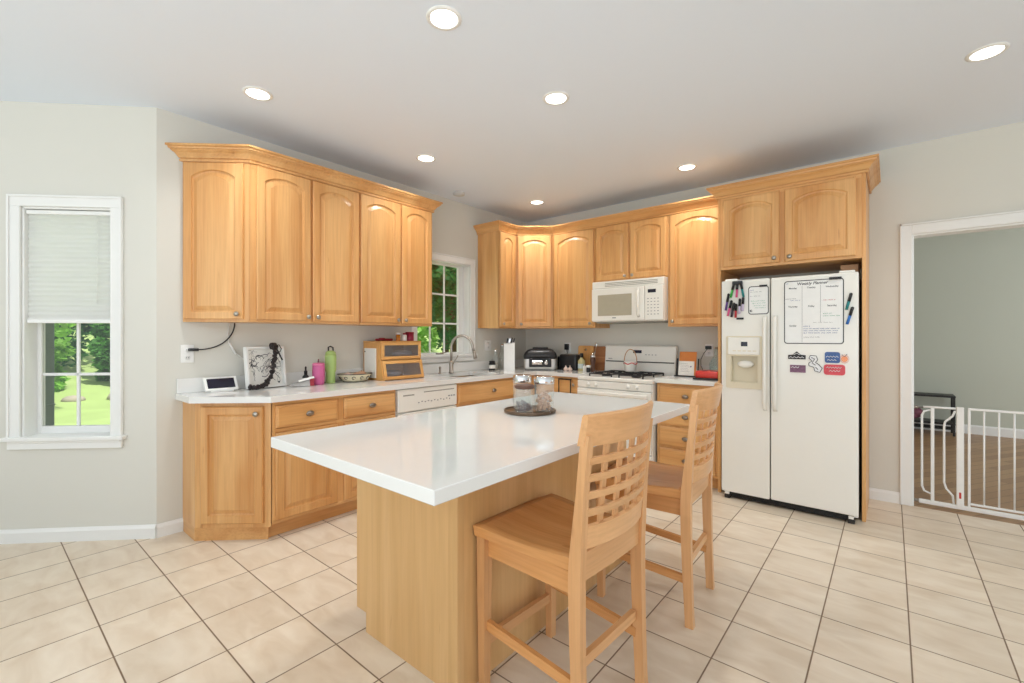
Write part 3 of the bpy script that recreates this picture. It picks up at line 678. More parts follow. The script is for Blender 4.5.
for par, x, s in ((fz, dk-.032, 1), (fd, dk+.036, -1)):
    b = MB(); pr = [(.728, 0), (.745, -.030), (.80, -.044), (1.1, -.046), (1.38, -.044), (1.43, -.030), (1.45, 0)]
    b.loft([[(x-.013, y, z), (x-.009, y-.008, z), (x+.009, y-.008, z), (x+.013, y, z), (x+.010, min(0, y+.012), z), (x-.010, min(0, y+.012), z)] for z, y in pr], sm=True); b.build('handle', bisque, par)
b = MB(); b.box(.03, W-.03, .02, .06, .012, .05, .003)
for i in range(3): b.box(.06, W-.06, .016, .02, .018+i*.011, .022+i*.011, .001)
b.build('toe_grille', black, fr)
for x in (.02, W-.06):
    b = MB(); b.box(x, x+.04, .0, .055, .0, .03, .004); b.build('foot', blackm, fr)
    b = MB(); b.box(x+.005, x+.035, -.002, .02, .032, .052, .002); b.build('lower_hinge', appl, fr)
for x in (.02, W-.11):
    b = MB(); b.box(x, x+.09, .02, .13, 1.736, 1.752, .005); b.build('hinge_cover', appl, fr)
b = MB(); b.box(-.285, -.18, 4.12, 4.30, 1.727, 1.815, .003)
tag(b.build('cardboard_box', tan), 'small tan cardboard box on top of the refrigerator at right', 'box')

# whiteboards, markers, magnets on the doors (front plane of doors y=3.90)
YD = 3.90
def board(name, label, x0, x1, z0, z1):
    t = thing(name, label, 'whiteboard', (0, YD, 0))
    b = MB(); b.M = Matrix(((1, 0, 0, 0), (0, 0, 1, 0), (0, 1, 0, 0), (0, 0, 0, 1)))
    b.prism(rrect(x0, x1, z0, z1, .02, 5), -.0025, -.0005); b.build('frame', black, t)
    b = MB(); b.M = Matrix(((1, 0, 0, 0), (0, 0, 1, 0), (0, 1, 0, 0), (0, 0, 0, 1)))
    b.prism(rrect(x0+.006, x1-.006, z0+.006, z1-.006, .015, 5), -.0033, -.0024); s = b.build('writing_surface', white_pl, t)
    return t, s
def scribble(parent, x0, x1, z, mat, amp=.0035, th=.0009, seed=0):
    rnd = random.Random(seed); b = MB(); x = x0
    while x < x1:
        wlen = min(x1-x, rnd.uniform(.015, .035)); n = max(3, int(wlen/.003)); pts = []
        for i in range(n+1): pts.append((x+wlen*i/n, -.0038, z+(amp if i % 2 else -amp)*rnd.uniform(.4, 1)))
        b.tube(pts, th, 4, sm=False); x += wlen+.008
    b.build('handwriting', mat, parent)
t, s = board('weekly_planner', 'large weekly planner whiteboard with day columns on the right refrigerator door', -.611, -.250, 1.238, 1.700)
b = MB()
for x in (-.497, -.385): b.box(x-.0008, x+.0008, -.0038, -.0032, 1.25 if x < -.45 else 1.395, 1.66, 0)
b.build('ruled_line', ink['grey'], s)
text('title', 'Weekly Planner', .029, ink['black'], s, (-.437, -.0036, 1.675), shear=.25, sx=1.0)
for w_, x, z in (('Monday', -.555, 1.645), ('Tuesday', -.441, 1.645), ('Wednesday', -.318, 1.645), ('Thursday', -.555, 1.51), ('Friday', -.441, 1.51), ('Saturday', -.318, 1.51), ('Sunday', -.555, 1.37)):
    text('day_heading', w_, .0165, ink['black'], s, (x, -.0036, z), sx=.95)
scribble(s, -.60, -.58, 1.68, ink['blue'], seed=1); scribble(s, -.60, -.53, 1.568, ink['black'], seed=2); scribble(s, -.57, -.51, 1.556, ink['blue'], seed=3)
scribble(s, -.37, -.30, 1.55, ink['red'], seed=4); scribble(s, -.37, -.32, 1.455, ink['green'], seed=5); scribble(s, -.37, -.27, 1.438, ink['green'], seed=6)
scribble(s, -.43, -.31, 1.392, ink['black'], .002, .0006, seed=7)
for k, (z, x1) in enumerate(((1.365, -.45), (1.348, -.275), (1.333, -.28), (1.317, -.285))): scribble(s, -.488, x1, z, ink['blue'], .004, .0011, seed=10+k)
scribble(s, -.488, -.39, 1.287, ink['grey'], seed=20)
b = MB(); b.box(-.335, -.262, -.018, -.0034, 1.690, 1.708, .004); tag(b.build('board_eraser', black, None, (0, YD, 0)), 'black eraser on the top edge of the large weekly planner', 'eraser')
t, s = board('memo_board', 'small memo whiteboard on the left refrigerator door', -.853, -.712, 1.462, 1.680)
scribble(s, -.84, -.81, 1.65, ink['blue'], seed=30); scribble(s, -.84, -.76, 1.635, ink['grey'], seed=31); scribble(s, -.84, -.77, 1.603, ink['grey'], seed=32)
for k, z in enumerate((1.565, 1.548, 1.53, 1.512)): scribble(s, -.835+.01*k, -.735, z, ink['green'], seed=33+k)
b = MB(); b.tube([(-.835+.008*math.cos(a*1.1), -.0038, 1.49+.010*math.sin(a*1.7)) for a in range(12)], .0014, 4); b.build('doodle', ink['black'], s)
b = MB(); b.box(-.775, -.72, -.018, -.0034, 1.671, 1.686, .004); tag(b.build('board_eraser', black, None, (0, YD, 0)), 'black eraser on the top edge of the small memo board', 'eraser')
def marker_pen(x0, z0, x1, z1, col, label, y=-.014, grp=None):
    if grp: x0 += .02; x1 += .02
    t = thing('marker_pen', label, 'marker', (0, YD, 0), 0, grp); p, q = Vector((x0, y, z0)), Vector((x1, y, z1)); d = (q-p)
    b = MB(); b.tube([p, p+d*.55], .0085, 8); b.build('barrel', marker[col], t)
    b = MB(); b.tube([p+d*.5, p+d*.97], .0095, 8); b.tube([p+d*.95, q], .005, 8); b.build('cap', black, t)
g1 = 'markers held on the left refrigerator door'
marker_pen(-.998, 1.60, -.972, 1.722, 'green', 'green marker, leftmost in the upper fan under the black clip', grp=g1)
marker_pen(-.955, 1.60, -.948, 1.722, 'pink', 'pink marker, middle one of the upper fan of three', grp=g1)
marker_pen(-.905, 1.60, -.925, 1.722, 'teal', 'teal marker, rightmost in the upper fan under the black clip', grp=g1)
marker_pen(-1.035, 1.50, -1.012, 1.635, 'purple', 'dark purple marker tilted at the far left of the refrigerator door', grp=g1)
marker_pen(-1.020, 1.455, -.990, 1.58, 'pink', 'pink marker second from left in the lower bunch', grp=g1)
marker_pen(-.992, 1.445, -.972, 1.56, 'dark', 'black marker in the lower bunch beside a red one', -.016, grp=g1)
marker_pen(-.962, 1.44, -.958, 1.55, 'red', 'red marker at the centre of the lower bunch', grp=g1)
marker_pen(-.935, 1.47, -.930, 1.59, 'lilac', 'pale lilac marker hanging right of the red one', -.016, grp=g1)
marker_pen(-.912, 1.49, -.907, 1.60, 'lilac', 'pale lilac marker, rightmost of the lower bunch', grp=g1)
b = MB(); b.box(-.965, -.892, -.026, -.0005, 1.700, 1.728, .003); tag(b.build('marker_clip', black, None, (0, YD, 0)), 'black magnetic clip holding the upper fan of markers', 'clip')
b = MB(); b.box(-.935, -.885, -.018, -.0005, 1.425, 1.440, .003); tag(b.build('marker_clip', black, None, (0, YD, 0)), 'black magnetic holder under the lower bunch of markers', 'clip')
marker_pen(-.236, 1.475, -.208, 1.59, 'teal', 'teal marker right of the weekly planner, the higher one')
marker_pen(-.232, 1.375, -.200, 1.495, 'blue', 'blue marker right of the weekly planner, the lower one')
def magnet(name, label, pts, mat, deco=()):
    t = thing(name, label, 'magnet', (0, YD, 0))
    b = MB(); b.M = Matrix(((1, 0, 0, 0), (0, 0, 1, 0), (0, 1, 0, 0), (0, 0, 0, 1))); b.prism(pts, -.005, -.0005); b.build('plate', mat, t)
    for nm, m_, P in deco:
        b = MB(); b.tube([(x, -.0058, z) for x, z in P], .0022, 4); b.build(nm, m_, t)
magnet('souvenir_magnet', 'grey house-shaped souvenir magnet with arched top, upper left of five', [(-.585, 1.125), (-.475, 1.125), (-.475, 1.155), (-.505, 1.158), (-.53, 1.182), (-.555, 1.158), (-.585, 1.155)], blackm, [('marking', ink['white'], [(-.58+.012*i, 1.135+.008*(i % 2)) for i in range(9)]), ('marking', ink['white'], [(-.55, 1.158), (-.53, 1.168), (-.512, 1.158)])])
magnet('photo_magnet', 'small purple and green rectangular magnet, lower left of five', R_(-.573, -.475, 1.028, 1.082), purp_mag, [('marking', ink['white'], [(-.565+.01*i, 1.062+.008*(i % 2)) for i in range(6)])])
magnet('outline_magnet', 'black and white irregular map-shaped magnet in the middle', [(-.455, 1.135), (-.445, 1.155), (-.41, 1.152), (-.402, 1.125), (-.415, 1.105), (-.395, 1.09), (-.375, 1.065), (-.39, 1.035), (-.42, 1.045), (-.425, 1.07), (-.455, 1.08), (-.455, 1.10), (-.435, 1.115)], ink['white'], [('outline', black, [(-.455, 1.135), (-.445, 1.155), (-.41, 1.152), (-.402, 1.125), (-.415, 1.105), (-.395, 1.09), (-.375, 1.065), (-.39, 1.035), (-.42, 1.045), (-.425, 1.07), (-.455, 1.08), (-.455, 1.10), (-.435, 1.115), (-.455, 1.135)]), ('outline', black, [(-.44, 1.14), (-.42, 1.13), (-.435, 1.10), (-.415, 1.085)]), ('outline', black, [(-.415, 1.07), (-.40, 1.055)])])
magnet('ticket_magnet', 'blue ticket-shaped magnet with white lettering, upper right of five', [(x, z) for x, z in rrect(-.360, -.272, 1.105, 1.182, .012, 2)], blue_mag, [('lettering', ink['white'], [(-.353+.009*i, 1.145+.008*(i % 2)) for i in range(9)]), ('lettering', ink['white'], [(-.347+.009*i, 1.122+.007*(i % 2)) for i in range(7)])])
magnet('ornament_magnet', 'small round orange and silver magnet beside the blue ticket magnet', [(-.247+.026*math.cos(a*PI/6), 1.135+.030*math.sin(a*PI/6)) for a in range(12)], copper, [('rim', ink['white'], [(-.247+.022*math.cos(a*PI/6), 1.135+.024*math.sin(a*PI/6)) for a in range(13)]), ('rim', ink['grey'], [(-.262, 1.165), (-.247, 1.15), (-.232, 1.17)])])
magnet('badge_magnet', 'coral red badge magnet with white lettering, lower right of five', [(x, z) for x, z in rrect(-.366, -.243, 1.020, 1.094, .016, 2)], red_mag, [('lettering', ink['white'], [(-.352+.008*i, 1.068+.009*(i % 2)) for i in range(12)]), ('lettering', ink['white'], [(-.335+.009*i, 1.045+.008*(i % 2)) for i in range(8)])])

# ------------------------------------------------------------------ island
isl = thing('kitchen_island', 'light birch kitchen island cabinet under the white quartz top', 'island')
x0, x1, y0, y1 = -1.83, -1.182, 1.115, 2.46
b = MB(); b.box(x0+.07, x1-.012, y0+.01, y1-.01, 0, .10, .001); b.build('toe_kick', iy, isl)
b = MB(); b.box(x0+.003, x1-.014, y0+.016, y1-.016, .1005, .873, .001); b.build('carcass', iz, isl)
def side_outline(xa, xb): return [(xa+.072, 0), (xb, 0), (xb, .874), (xa, .874), (xa, .085), (xa+.072, .085)]
for y in (y0, y1-.014):
    b = MB(); b.M = Matrix(((1, 0, 0, 0), (0, 0, 1, 0), (0, 1, 0, 0), (0, 0, 0, 1))); b.prism(side_outline(x0, x1-.004), y, y+.014); b.build('end_panel', iz, isl)
b = MB(); b.box(x1-.012, x1, y0+.001, y1-.001, 0, .874, .001); b.build('back_panel', iz, isl)
b = MB(); b.box(x1-.045, x1+.003, y0-.004, y0+.001, 0, .873, .001); b.build('corner_trim', iz, isl)
b = MB(); b.box(x1-.003, x1+.004, y0-.002, y0+.03, 0, .873, .001); b.build('corner_trim', iz, isl)
for i in range(3):
    dd = door_mesh(.42, .56).build('door', wz, isl, (x0+.002, y1-.02-i*.44, .122), -PI/2); knob(dd, .03, -.02, .5)
    dd.name = 'door'
    bb = MB(); L = lambda q, yy: [(q, yy, q), (.42-q, yy, q), (.42-q, yy, .145-q), (q, yy, .145-q)]
    bb.loft([L(0, 0), L(0, -.010), L(.012, -.016), L(.015, -.02)]); dd = bb.build('drawer_front', wy, isl, (x0+.002, y1-.02-i*.44, .706), -PI/2); oval_knob(dd, .21, -.02, .07)
b = MB(); b.box(-1.768, -.847, .722, 2.566, .876, .915, .0025)
tag(b.build('island_countertop', quartz), 'large white quartz top overhanging the island with stools', 'countertop')

# ------------------------------------------------------------------ counter stools
def stool():
    t = thing('counter_stool', 'honey-coloured lattice-back wooden counter stool nearest the camera', 'stool', (-.922, 1.405, 0), math.radians(-3), 'lattice-back stools at the island')
    hw = .192
    def curve(y, bow=.036): return bow*(1-(y/.205)**2)
    def px_(z): # rear post centre line
        if z < .55: return .208-.016*math.sin(min(1, z/.55)*PI/2)
        return .192+.040*((z-.55)/.45)**1.2
    for s in (-1, 1):
        b = MB(); b.loft([[(-.205+.003*a, s*hw*1+s*.0+c*wd, z) for a, c in ()] or [(-.216-ax, s*hw*1.03-wd, z), (-.216+ax, s*hw*1.03-wd, z), (-.216+ax, s*hw*1.03+wd, z), (-.216-ax, s*hw*1.03+wd, z)] for z, ax, wd in ((0, .015, .015), (.3, .018, .018), (.555, .020, .020))]); b.build('front_leg', cz, t)
        b = MB(); secs = []
        for i in range(19):
            z = .99*i/18; c = px_(z); tp = .75+.25*min(1, z/.5); ax = .022*tp if z > .05 else .018; wd = .016
            if z > .6: ax = .022-.008*min(1, (z-.6)/.2)
            yy = s*(hw+.004)
            secs.append([(c-ax, yy-wd, z), (c+ax, yy-wd, z), (c+ax, yy+wd, z), (c-ax, yy+wd, z)])
        b.loft(secs); b.build('rear_leg', cz, t)
    # seat: scooped, wider in front
    b = MB(); nx, ny = 12, 12; top, bot = [], []
    for i in range(nx+1):
        u = i/nx; rt_, rb_ = [], []
        for j in range(ny+1):
            v = 2*j/ny-1; x = -.240+u*.420; half = .232-.030*u
            x -= .016*(1-v*v)*(1-u)  # bowed front edge
            zz = .598-.014*math.sin(PI*min(1, u*1.05))*(1-.35*v*v)-.010*(1-v*v)*u*0+.004*v*v
            if i == 0: zz -= .004
            rt_.append(b.V((x, v*half, zz))); rb_.append(b.V((x+(.004 if i == 0 else 0), v*(half-.004), .560)))
        top.append(rt_); bot.append(rb_)
    for i in range(nx):
        for j in range(ny):
            b.F([top[i][j], top[i][j+1], top[i+1][j+1], top[i+1][j]], True); b.F([bot[i][j], bot[i+1][j], bot[i+1][j+1], bot[i][j+1]])
    for i in range(nx): b.F([top[i][0], top[i+1][0], bot[i+1][0], bot[i][0]]); b.F([top[i][ny], bot[i][ny], bot[i+1][ny], top[i+1][ny]])
    for j in range(ny): b.F([top[0][j], bot[0][j], bot[0][j+1], top[0][j+1]]); b.F([top[nx][j], top[nx][j+1], bot[nx][j+1], bot[nx][j]])
    b.build('seat', cx_, t)
    b = MB(); b.box(-.224, -.206, -hw+.018, hw-.018, .485, .558, .002); b.build('apron', cy_, t)
    for s in (-1, 1):
        b = MB(); b.box(-.198, .172, s*(hw-.004)-.009, s*(hw-.006)+.009, .485, .558, .002); b.build('apron', cx_, t)
        b = MB(); b.bar((-.20, s*(hw+.002), .235), (.192, s*(hw-.006), .20), .018, .034); b.build('stretcher', cx_, t)
    def crv(name, z0, z1, th, bow=.036, yw=.190, push=0, mat=cy_, n=14, zsag=0):
        b = MB(); rows = []
        for i in range(n+1):
            y = -yw+2*yw*i/n; c0, c1 = px_(min(z0, 1.05))+curve(y, bow)+push, px_(min(z1, 1.05))+curve(y, bow)+push
            rows.append([(c0-th/2, y, z0), (c0+th/2, y, z0), (c1+th/2, y, z1), (c1-th/2, y, z1)])
        b.loft(rows); return b.build(name, mat, t)
    crv('apron', .530, .620, .018, bow=.006, yw=.18)
    b = MB(); b.bar((.188, -.17, .27), (.188, .17, .27), .02, .034); b.build('stretcher', cy_, t)
    b = MB(); b.bar((-.216, -.18, .17), (-.216, .18, .17), .02, .036); b.build('foot_rest', cy_, t)
    # crest: taller, wraps past the posts
    b = MB(); n = 16; rows = []
    for i in range(n+1):
        y = -.214+.428*i/n; c = curve(y, .046); zb = .957; zt = 1.058-.004*(y/.2)**2
        a, d = px_(.955)+c-.006, px_(1.05)+c+.002
        rows.append([(a-.012, y, zb), (a+.012, y, zb), (d+.011, y, zt-.006), (d+.006, y, zt), (d-.006, y, zt), (d-.011, y, zt-.006)])
    b.loft(rows); b.build('crest_rail', cy_, t)
    crv('lower_rail', .636, .705, .018)
    z = .705
    for k in range(4):
        z += .0325; crv('lattice_slat', z, z+.0215, .011, push=.004); z += .0215
    for k in range(4):
        y = -.186+.372*(k+1)/5; c0, c1 = px_(.70)+curve(y)-.006, px_(.965)+curve(y)-.006
        b = MB(); rows = []
        for i in range(7):
            zz = .70+.26*i/6; c = px_(zz)+curve(y)-.007; rows.append([(c-.004, y-.013, zz), (c+.004, y-.013, zz), (c+.004, y+.013, zz), (c-.004, y+.013, zz)])
        b.loft(rows); b.build('lattice_upright', cz, t)
    return t
st = stool()
copy_thing(st, (-.906, 2.236, 0), math.radians(4), 'lattice-back wooden counter stool farther away, nearest the refrigerator')

# ------------------------------------------------------------------ island centrepiece
TX, TY, TZ = -1.372, 1.784, .9152
t = thing('serving_tray', 'round dark bronze tray in the middle of the island', 'tray', (TX, TY, TZ))
b = MB(); b.lathe([(.122, 0), (.127, .003), (.127, .010), (.123, .012), (.117, .007), (.001, .006)], seg=40); b.build('dish', tray_m, t)
for k in range(1): 
    b = MB(); b.tube([(.125*math.cos(a), .125*math.sin(a), .012) for a in [2*PI*i/48 for i in range(49)]], .004, 6); b.build('rim', tray_m, t)
def jar(x, y, rr, h, lid, fill, fm, label, seed):
    t = thing('glass_jar', label, 'jar', (x, y, TZ+.0068)); b = MB()
    b.lathe([(.001, .002), (rr*.9, .002), (rr, .008), (rr, h)], seg=32, caps=(False, False)); b.build('glass', jar_glass, t)
    b = MB()
    if lid == 'chrome': b.lathe([(rr+.002, h-.028), (rr+.003, h-.024), (rr+.003, h+.004), (rr-.002, h+.008), (.001, h+.008)], seg=32); b.build('lid', chrome, t)
    else: b.lathe([(rr-.006, h-.004), (rr+.004, h+.001), (rr+.005, h+.012), (rr-.004, h+.018), (.001, h+.018)], seg=32); b.build('lid', brown_lid, t)
    rnd = random.Random(seed); b = MB()
    for i in range(int(60*fill/.06)):
        a, q = rnd.uniform(0, 2*PI), (rr-.014)*math.sqrt(rnd.random()); z = .012+rnd.random()*fill*(1-.4*(q/rr))
        b.blob((q*math.cos(a), q*math.sin(a), z), tuple(rnd.uniform(.005, .011) for _ in range(3)), 6, 4)
    o = b.build('filling', fm, t); o['kind'] = 'stuff'
jar(TX+.014, TY-.060, .044, .118, 'wood', .03, potp_m, 'short glass jar with brown wooden lid at front of tray', 1)
jar(TX-.066, TY+.022, .045, .165, 'chrome', .03, potp_m, 'tall glass jar with silver lid behind the short brown-lidded jar', 2)
jar(TX+.066, TY+.028, .048, .165, 'chrome', .085, shell_m, 'tall glass jar holding pale shells, silver lid', 3)

# ------------------------------------------------------------------ things on the left counter
CT = .9152
# smart display
t = thing('smart_display', 'small white-framed smart display at the left end of counter', 'smart display', (-3.50, 1.115, CT), math.radians(90))
b = MB(); b.M = Matrix.Rotation(math.radians(-32), 4, 'X'); b.box(-.10, .10, -.012, 0, .006, .108, .004); fr_ = b.build('bezel', white_pl, t)
b = MB(); b.M = Matrix.Rotation(math.radians(-32), 4, 'X'); b.box(-.083, .083, -.0135, -.0115, .022, .096, .001); b.build('screen', screen, fr_)
b = MB(); b.box(-.07, .07, -.006, .06, 0, .012, .003); b.box(-.05, .05, .03, .055, .012, .03, .004); b.build('stand', white_pl, t)
# picture frame with a branching line print
t = thing('shadow_box_frame', 'white shadow-box picture frame with black branching print', 'picture frame', (-3.53, 1.405, CT), math.radians(99))
Tm = Matrix.Rotation(math.radians(-7), 4, 'X')
b = MB(); b.M = Tm
b.box(-.143, -.128, -.04, 0, 0, .300, .001); b.box(.128, .143, -.04, 0, 0, .300, .001); b.box(-.128, .128, -.04, 0, 0, .015, .001); b.box(-.128, .128, -.04, 0, .285, .300, .001); b.build('frame', white_pl, t)
b = MB(); b.M = Tm; b.box(-.128, .128, -.012, -.008, .015, .285, 0); pr_ = b.build('print', paper, t)
rnd = random.Random(5); b = MB(); b.M = Tm
for k in range(60):
    x, z = rnd.uniform(-.11, .11), rnd.uniform(.09, .25); a = rnd.uniform(0, 6.28); pts = [(x, -.013, z)]
    for i in range(rnd.randint(3, 7)):
        a += rnd.uniform(-.9, .9); x = max(-.12, min(.12, x+.013*math.cos(a))); z = max(.03, min(.275, z+.013*math.sin(a))); pts.append((x, -.013, z))
    b.tube(pts, rnd.choice((.0008, .0012, .0022)), 4)
b.build('line_art', ink['black'], pr_)
for x in (-.01, .10): b = MB(); b.M = Tm; b.blob((x, -.013, .035), (.008, .001, .008), 6, 4); b.build('ink_dot', ink['black'], pr_)
# bead garland draped over the frame
Tg = Matrix.Translation((-3.505, 1.400, CT)) @ Matrix.Rotation(math.radians(80), 4, 'Z')
t = thing('bead_garland', 'dark bead garland draped over the white picture frame', 'garland', (-3.53, 1.405, CT), math.radians(99))
path = [(.03, -.03+.0, .315), (.032, -.062, .29), (.035, -.060, .24), (.03, -.058, .19), (.02, -.060, .14), (.0, -.064, .085), (-.03, -.072, .045), (-.07, -.082, .025), (-.11, -.088, .02), (-.15, -.09, .02), (-.165, -.078, .028)]
path = [Vector(p) for p in path]; b = MB(); rnd = random.Random(9)
for i in range(len(path)-1):
    for k in range(4):
        p = path[i].lerp(path[i+1], k/4)
        for q in range(3): b.blob((p.x+rnd.uniform(-.012, .012), p.y+rnd.uniform(-.008, .008), max(.012, p.z+rnd.uniform(-.010, .010))), (.0115, .0115, .0115), 6, 4)
for q in range(14): b.blob((.03+rnd.uniform(-.02, .02), -.045+rnd.uniform(-.02, .02), .305+rnd.uniform(-.012, .014)), (.014, .014, .014), 6, 4)
o = b.build('beads', bead_m, t)
b = MB(); b.bar((.045, -.055, .30), (.095, -.058, .20), .010, .004, (0, 1, 0)); b.tube([(.04, -.05, .31), (.07, -.055, .315), (.088, -.057, .285), (.075, -.057, .26)], .003, 6); b.build('ribbon', black, t)
# dropper bottle, wrapped packet
t = thing('dropper_bottle', 'small dark dropper bottle with white label by pink tumbler', 'bottle', (-3.50, 1.690, CT))
b = MB(); b.lathe([(.022, 0), (.024, .004), (.024, .065), (.012, .08), (.012, .088)], seg=18); bo = b.build('body', black, t)
b = MB(); b.lathe([(.0245, .02), (.0245, .055)], seg=18, caps=(False, False)); b.build('label', paper, bo)
b = MB(); b.lathe([(.013, .088), (.013, .108), (.007, .112), (.007, .14), (.001, .145)], seg=14); b.build('dropper', black, t)
t = thing('wrapped_packet', 'crumpled grey packet with red and white end lying on counter', 'packet', (-3.42, 1.625, CT+.001), math.radians(75))
b = MB(); b.loft([[(x, -.03*s, 0.002), (x, .03*s, .002), (x, .022*s, hh), (x, -.018*s, hh*.9)] for x, s, hh in ((-.085, .5, .012), (-.06, .9, .02), (-.02, 1.0, .035), (.02, .9, .044), (.05, .9, .052))]); b.build('wrapper', plain('grey_wrap', (170, 168, 164), .5, var=.3), t)
b = MB(); b.loft([[(x, -.028, 0.002), (x, .03, .002), (x, .022, hh), (x, -.018, hh)] for x, hh in ((.0505, .052), (.08, .058))]); b.build('end_flap', dkred, t)
b = MB(); b.bar((-.03, -.022, .04), (.078, -.022, .066), .012, .014); b.build('strip', white_pl, t)
# tumblers
t = thing('insulated_tumbler', 'short pink insulated tumbler with carry loop on the counter', 'tumbler', (-3.445, 1.765, CT))
b = MB(); b.lathe([(.038, 0), (.042, .004), (.046, .06), (.046, .145), (.044, .15)], seg=28); b.build('cup', pink, t)
b = MB(); b.lathe([(.046, .150), (.047, .160), (.040, .170), (.001, .172)], seg=28); b.build('lid', plain('pink_lid', (222, 120, 160), .4), t)
b = MB(); b.tube([(-.005, 0, .168), (-.005, .002, .20)], .005, 8); b.build('straw', plain('plum_straw', (120, 60, 80), .4), t)
t = thing('water_bottle', 'tall lime green insulated bottle beside the pink tumbler', 'bottle', (-3.50, 1.895, CT))
b = MB(); b.lathe([(.034, 0), (.036, .004), (.036, .085), (.043, .10), (.044, .215), (.040, .235)], seg=28); b.build('flask', green, t)
b = MB(); b.lathe([(.040, .235), (.038, .25), (.02, .262), (.001, .264)], seg=24); b.build('lid', green, t)
b = MB(); b.tube([(-.0, -.018, .255), (0, -.02, .29), (0, 0, .296), (0, .02, .286), (0, .022, .255)], .006, 8); b.build('carry_handle', black, t)
# bowl with contents
t = thing('ceramic_bowl', 'patterned oval ceramic bowl beside the wooden bread box', 'bowl', (-3.455, 2.085, CT), 0)
b = MB(); b.lathe([(.08, 0), (.09, .004), (.115, .03), (.135, .058), (.14, .066), (.134, .066), (.11, .035), (.08, .012), (.001, .010)], seg=36, sx=.85, sy=1.05); bo = b.build('shell', beige, t)
b = MB(); b.tube([(.1375*.85*math.cos(a), .1375*1.05*math.sin(a), .066) for a in [2*PI*i/40 for i in range(41)]], .0035, 6); b.tube([(.09*.85*math.cos(a), .09*1.05*math.sin(a), .006) for a in [2*PI*i/40 for i in range(41)]], .003, 6)
for k in range(12):
    a = 2*PI*k/12; c = Vector((.121*.85*math.cos(a), .121*1.05*math.sin(a), .036)); tn = Vector((-math.sin(a), math.cos(a), 0)); upv = Vector((math.cos(a)*.5, math.sin(a)*.5, .8)).normalized()
    b.tube([c+(tn*math.cos(q)+upv*math.sin(q))*.013 for q in [i*PI/5 for i in range(9)]], .0026, 5)
b.build('painted_pattern', blackm, bo)
for k, (x, y, s, mm, lb) in enumerate(((-.02, -.055, .030, onion, 'pale garlic bulb in the patterned bowl, left'), (.02, .0, .028, bread, 'brown roll in the middle of the patterned bowl'), (0, .06, .040, bread, 'larger pinkish roll at the right of the patterned bowl'))):
    b = MB(); b.blob((-3.455+x, 2.085+y, CT+.056), (s, s*1.15, s*.72), 14, 8); b.tube([(-3.455+x, 2.085+y, CT+.056+s*.6), (-3.45+x, 2.087+y, CT+.056+s*.85)], s*.12, 6)
    tag(b.build('garlic_bulb' if k == 0 else 'bread_roll', mm), lb, 'food')
# bread box
t = thing('bread_box', 'two-tier bamboo bread box with two glass-fronted doors', 'bread box', (-3.596, 2.255, CT), PI/2)
W = .435
side = [(0, 0), (-.30, 0), (-.30, .012), (-.262, .165), (-.250, .175), (-.250, .325), (0, .325)]
for x in (0, W-.012):
    b = MB(); b.loft([[(x, y, z) for y, z in side], [(x+.012, y, z) for y, z in side]]); b.build('side_panel', bamboo_z, t)
b = MB(); b.box(-.006, W+.006, -.258, 0, .325, .337, .003); b.build('top_board', bamboo, t)
b = MB(); b.box(.012, W-.012, -.245, -.002, .165, .175, .001); b.box(.012, W-.012, -.292, -.002, 0, .010, .001); b.box(.012, W-.012, -.012, 0, .010, .325, .001); b.build('shelf', bamboo, t)
def glazed(z0, z1, loc, rx):
    b = MB(); b.box(.006, W-.006, -.014, 0, z0, z0+.026, .002); b.box(.006, W-.006, -.014, 0, z1-.026, z1, .002); b.box(.006, .036, -.014, 0, z0+.026, z1-.026, .002); b.box(W-.036, W-.006, -.014, 0, z0+.026, z1-.026, .002)
    dd = b.build('door', bamboo, t, loc, (rx, 0, 0)); b = MB(); b.box(.036, W-.036, -.009, -.005, z0+.026, z1-.026, 0); b.build('pane', box_glass, dd)
glazed(.0, .148, (0, -.252, .178), 0); glazed(0, .162, (0, -.302, .006), math.radians(-14))
b = MB(); b.box(-.012, -.0005, -.20, -.03, .02, .275, .002); nb = b.build('notepad', paper, t); 
b = MB(); b.box(-.013, -.0118, -.05, -.035, .24, .25, .0005); b.build('clip', black, nb)
# loaves inside
for (y, z, w_, m_, lb) in ((.13, .035, .09, plain('plastic_wrap_blue', (150, 165, 190), .3, var=.3), 'bagged bread inside the lower tier of bread box'), (.25, .21, .10, plain('plastic_wrap_white', (205, 200, 200), .3, var=.3), 'bagged loaf inside the upper tier of bread box')):
    b = MB(); b.blob((-3.596+.14, 2.255+y+.06, CT+z+.012), (.06, .11, .03), 14, 8); tag(b.build('bagged_loaf', m_), lb, 'bread')
BT = CT+.3375
b = MB(); b.box(-3.55, -3.50, 2.34, 2.50, BT, BT+.022, .008); b.tube([(-3.49, 2.345, BT+.018), (-3.49, 2.40, BT+.018)], .010, 8); tag(b.build('stapler', dkred), 'flat dark red gadget lying on top of the bread box', 'gadget')
t = thing('pill_bottle', 'amber pill bottle with white cap on top of bread box', 'bottle', (-3.46, 2.525, BT))
b = MB(); b.lathe([(.018, 0), (.019, .003), (.019, .058)], seg=18); b.build('vial', orange_t, t); b = MB(); b.lathe([(.020, .058), (.021, .060), (.021, .074), (.001, .075)], seg=18); b.build('cap', white_pl, t)
t = thing('supplement_bottle', 'white supplement bottle with dark cap between amber and red containers', 'bottle', (-3.44, 2.580, BT))
b = MB(); b.lathe([(.020, 0), (.022, .004), (.022, .05), (.014, .057)], seg=18); b.build('body', paper, t); b = MB(); b.lathe([(.016, .057), (.016, .072), (.001, .073)], seg=18); b.build('cap', dkred, t)
t = thing('red_canister', 'squat dark red canister at the right end of bread box top', 'canister', (-3.46, 2.655, BT))
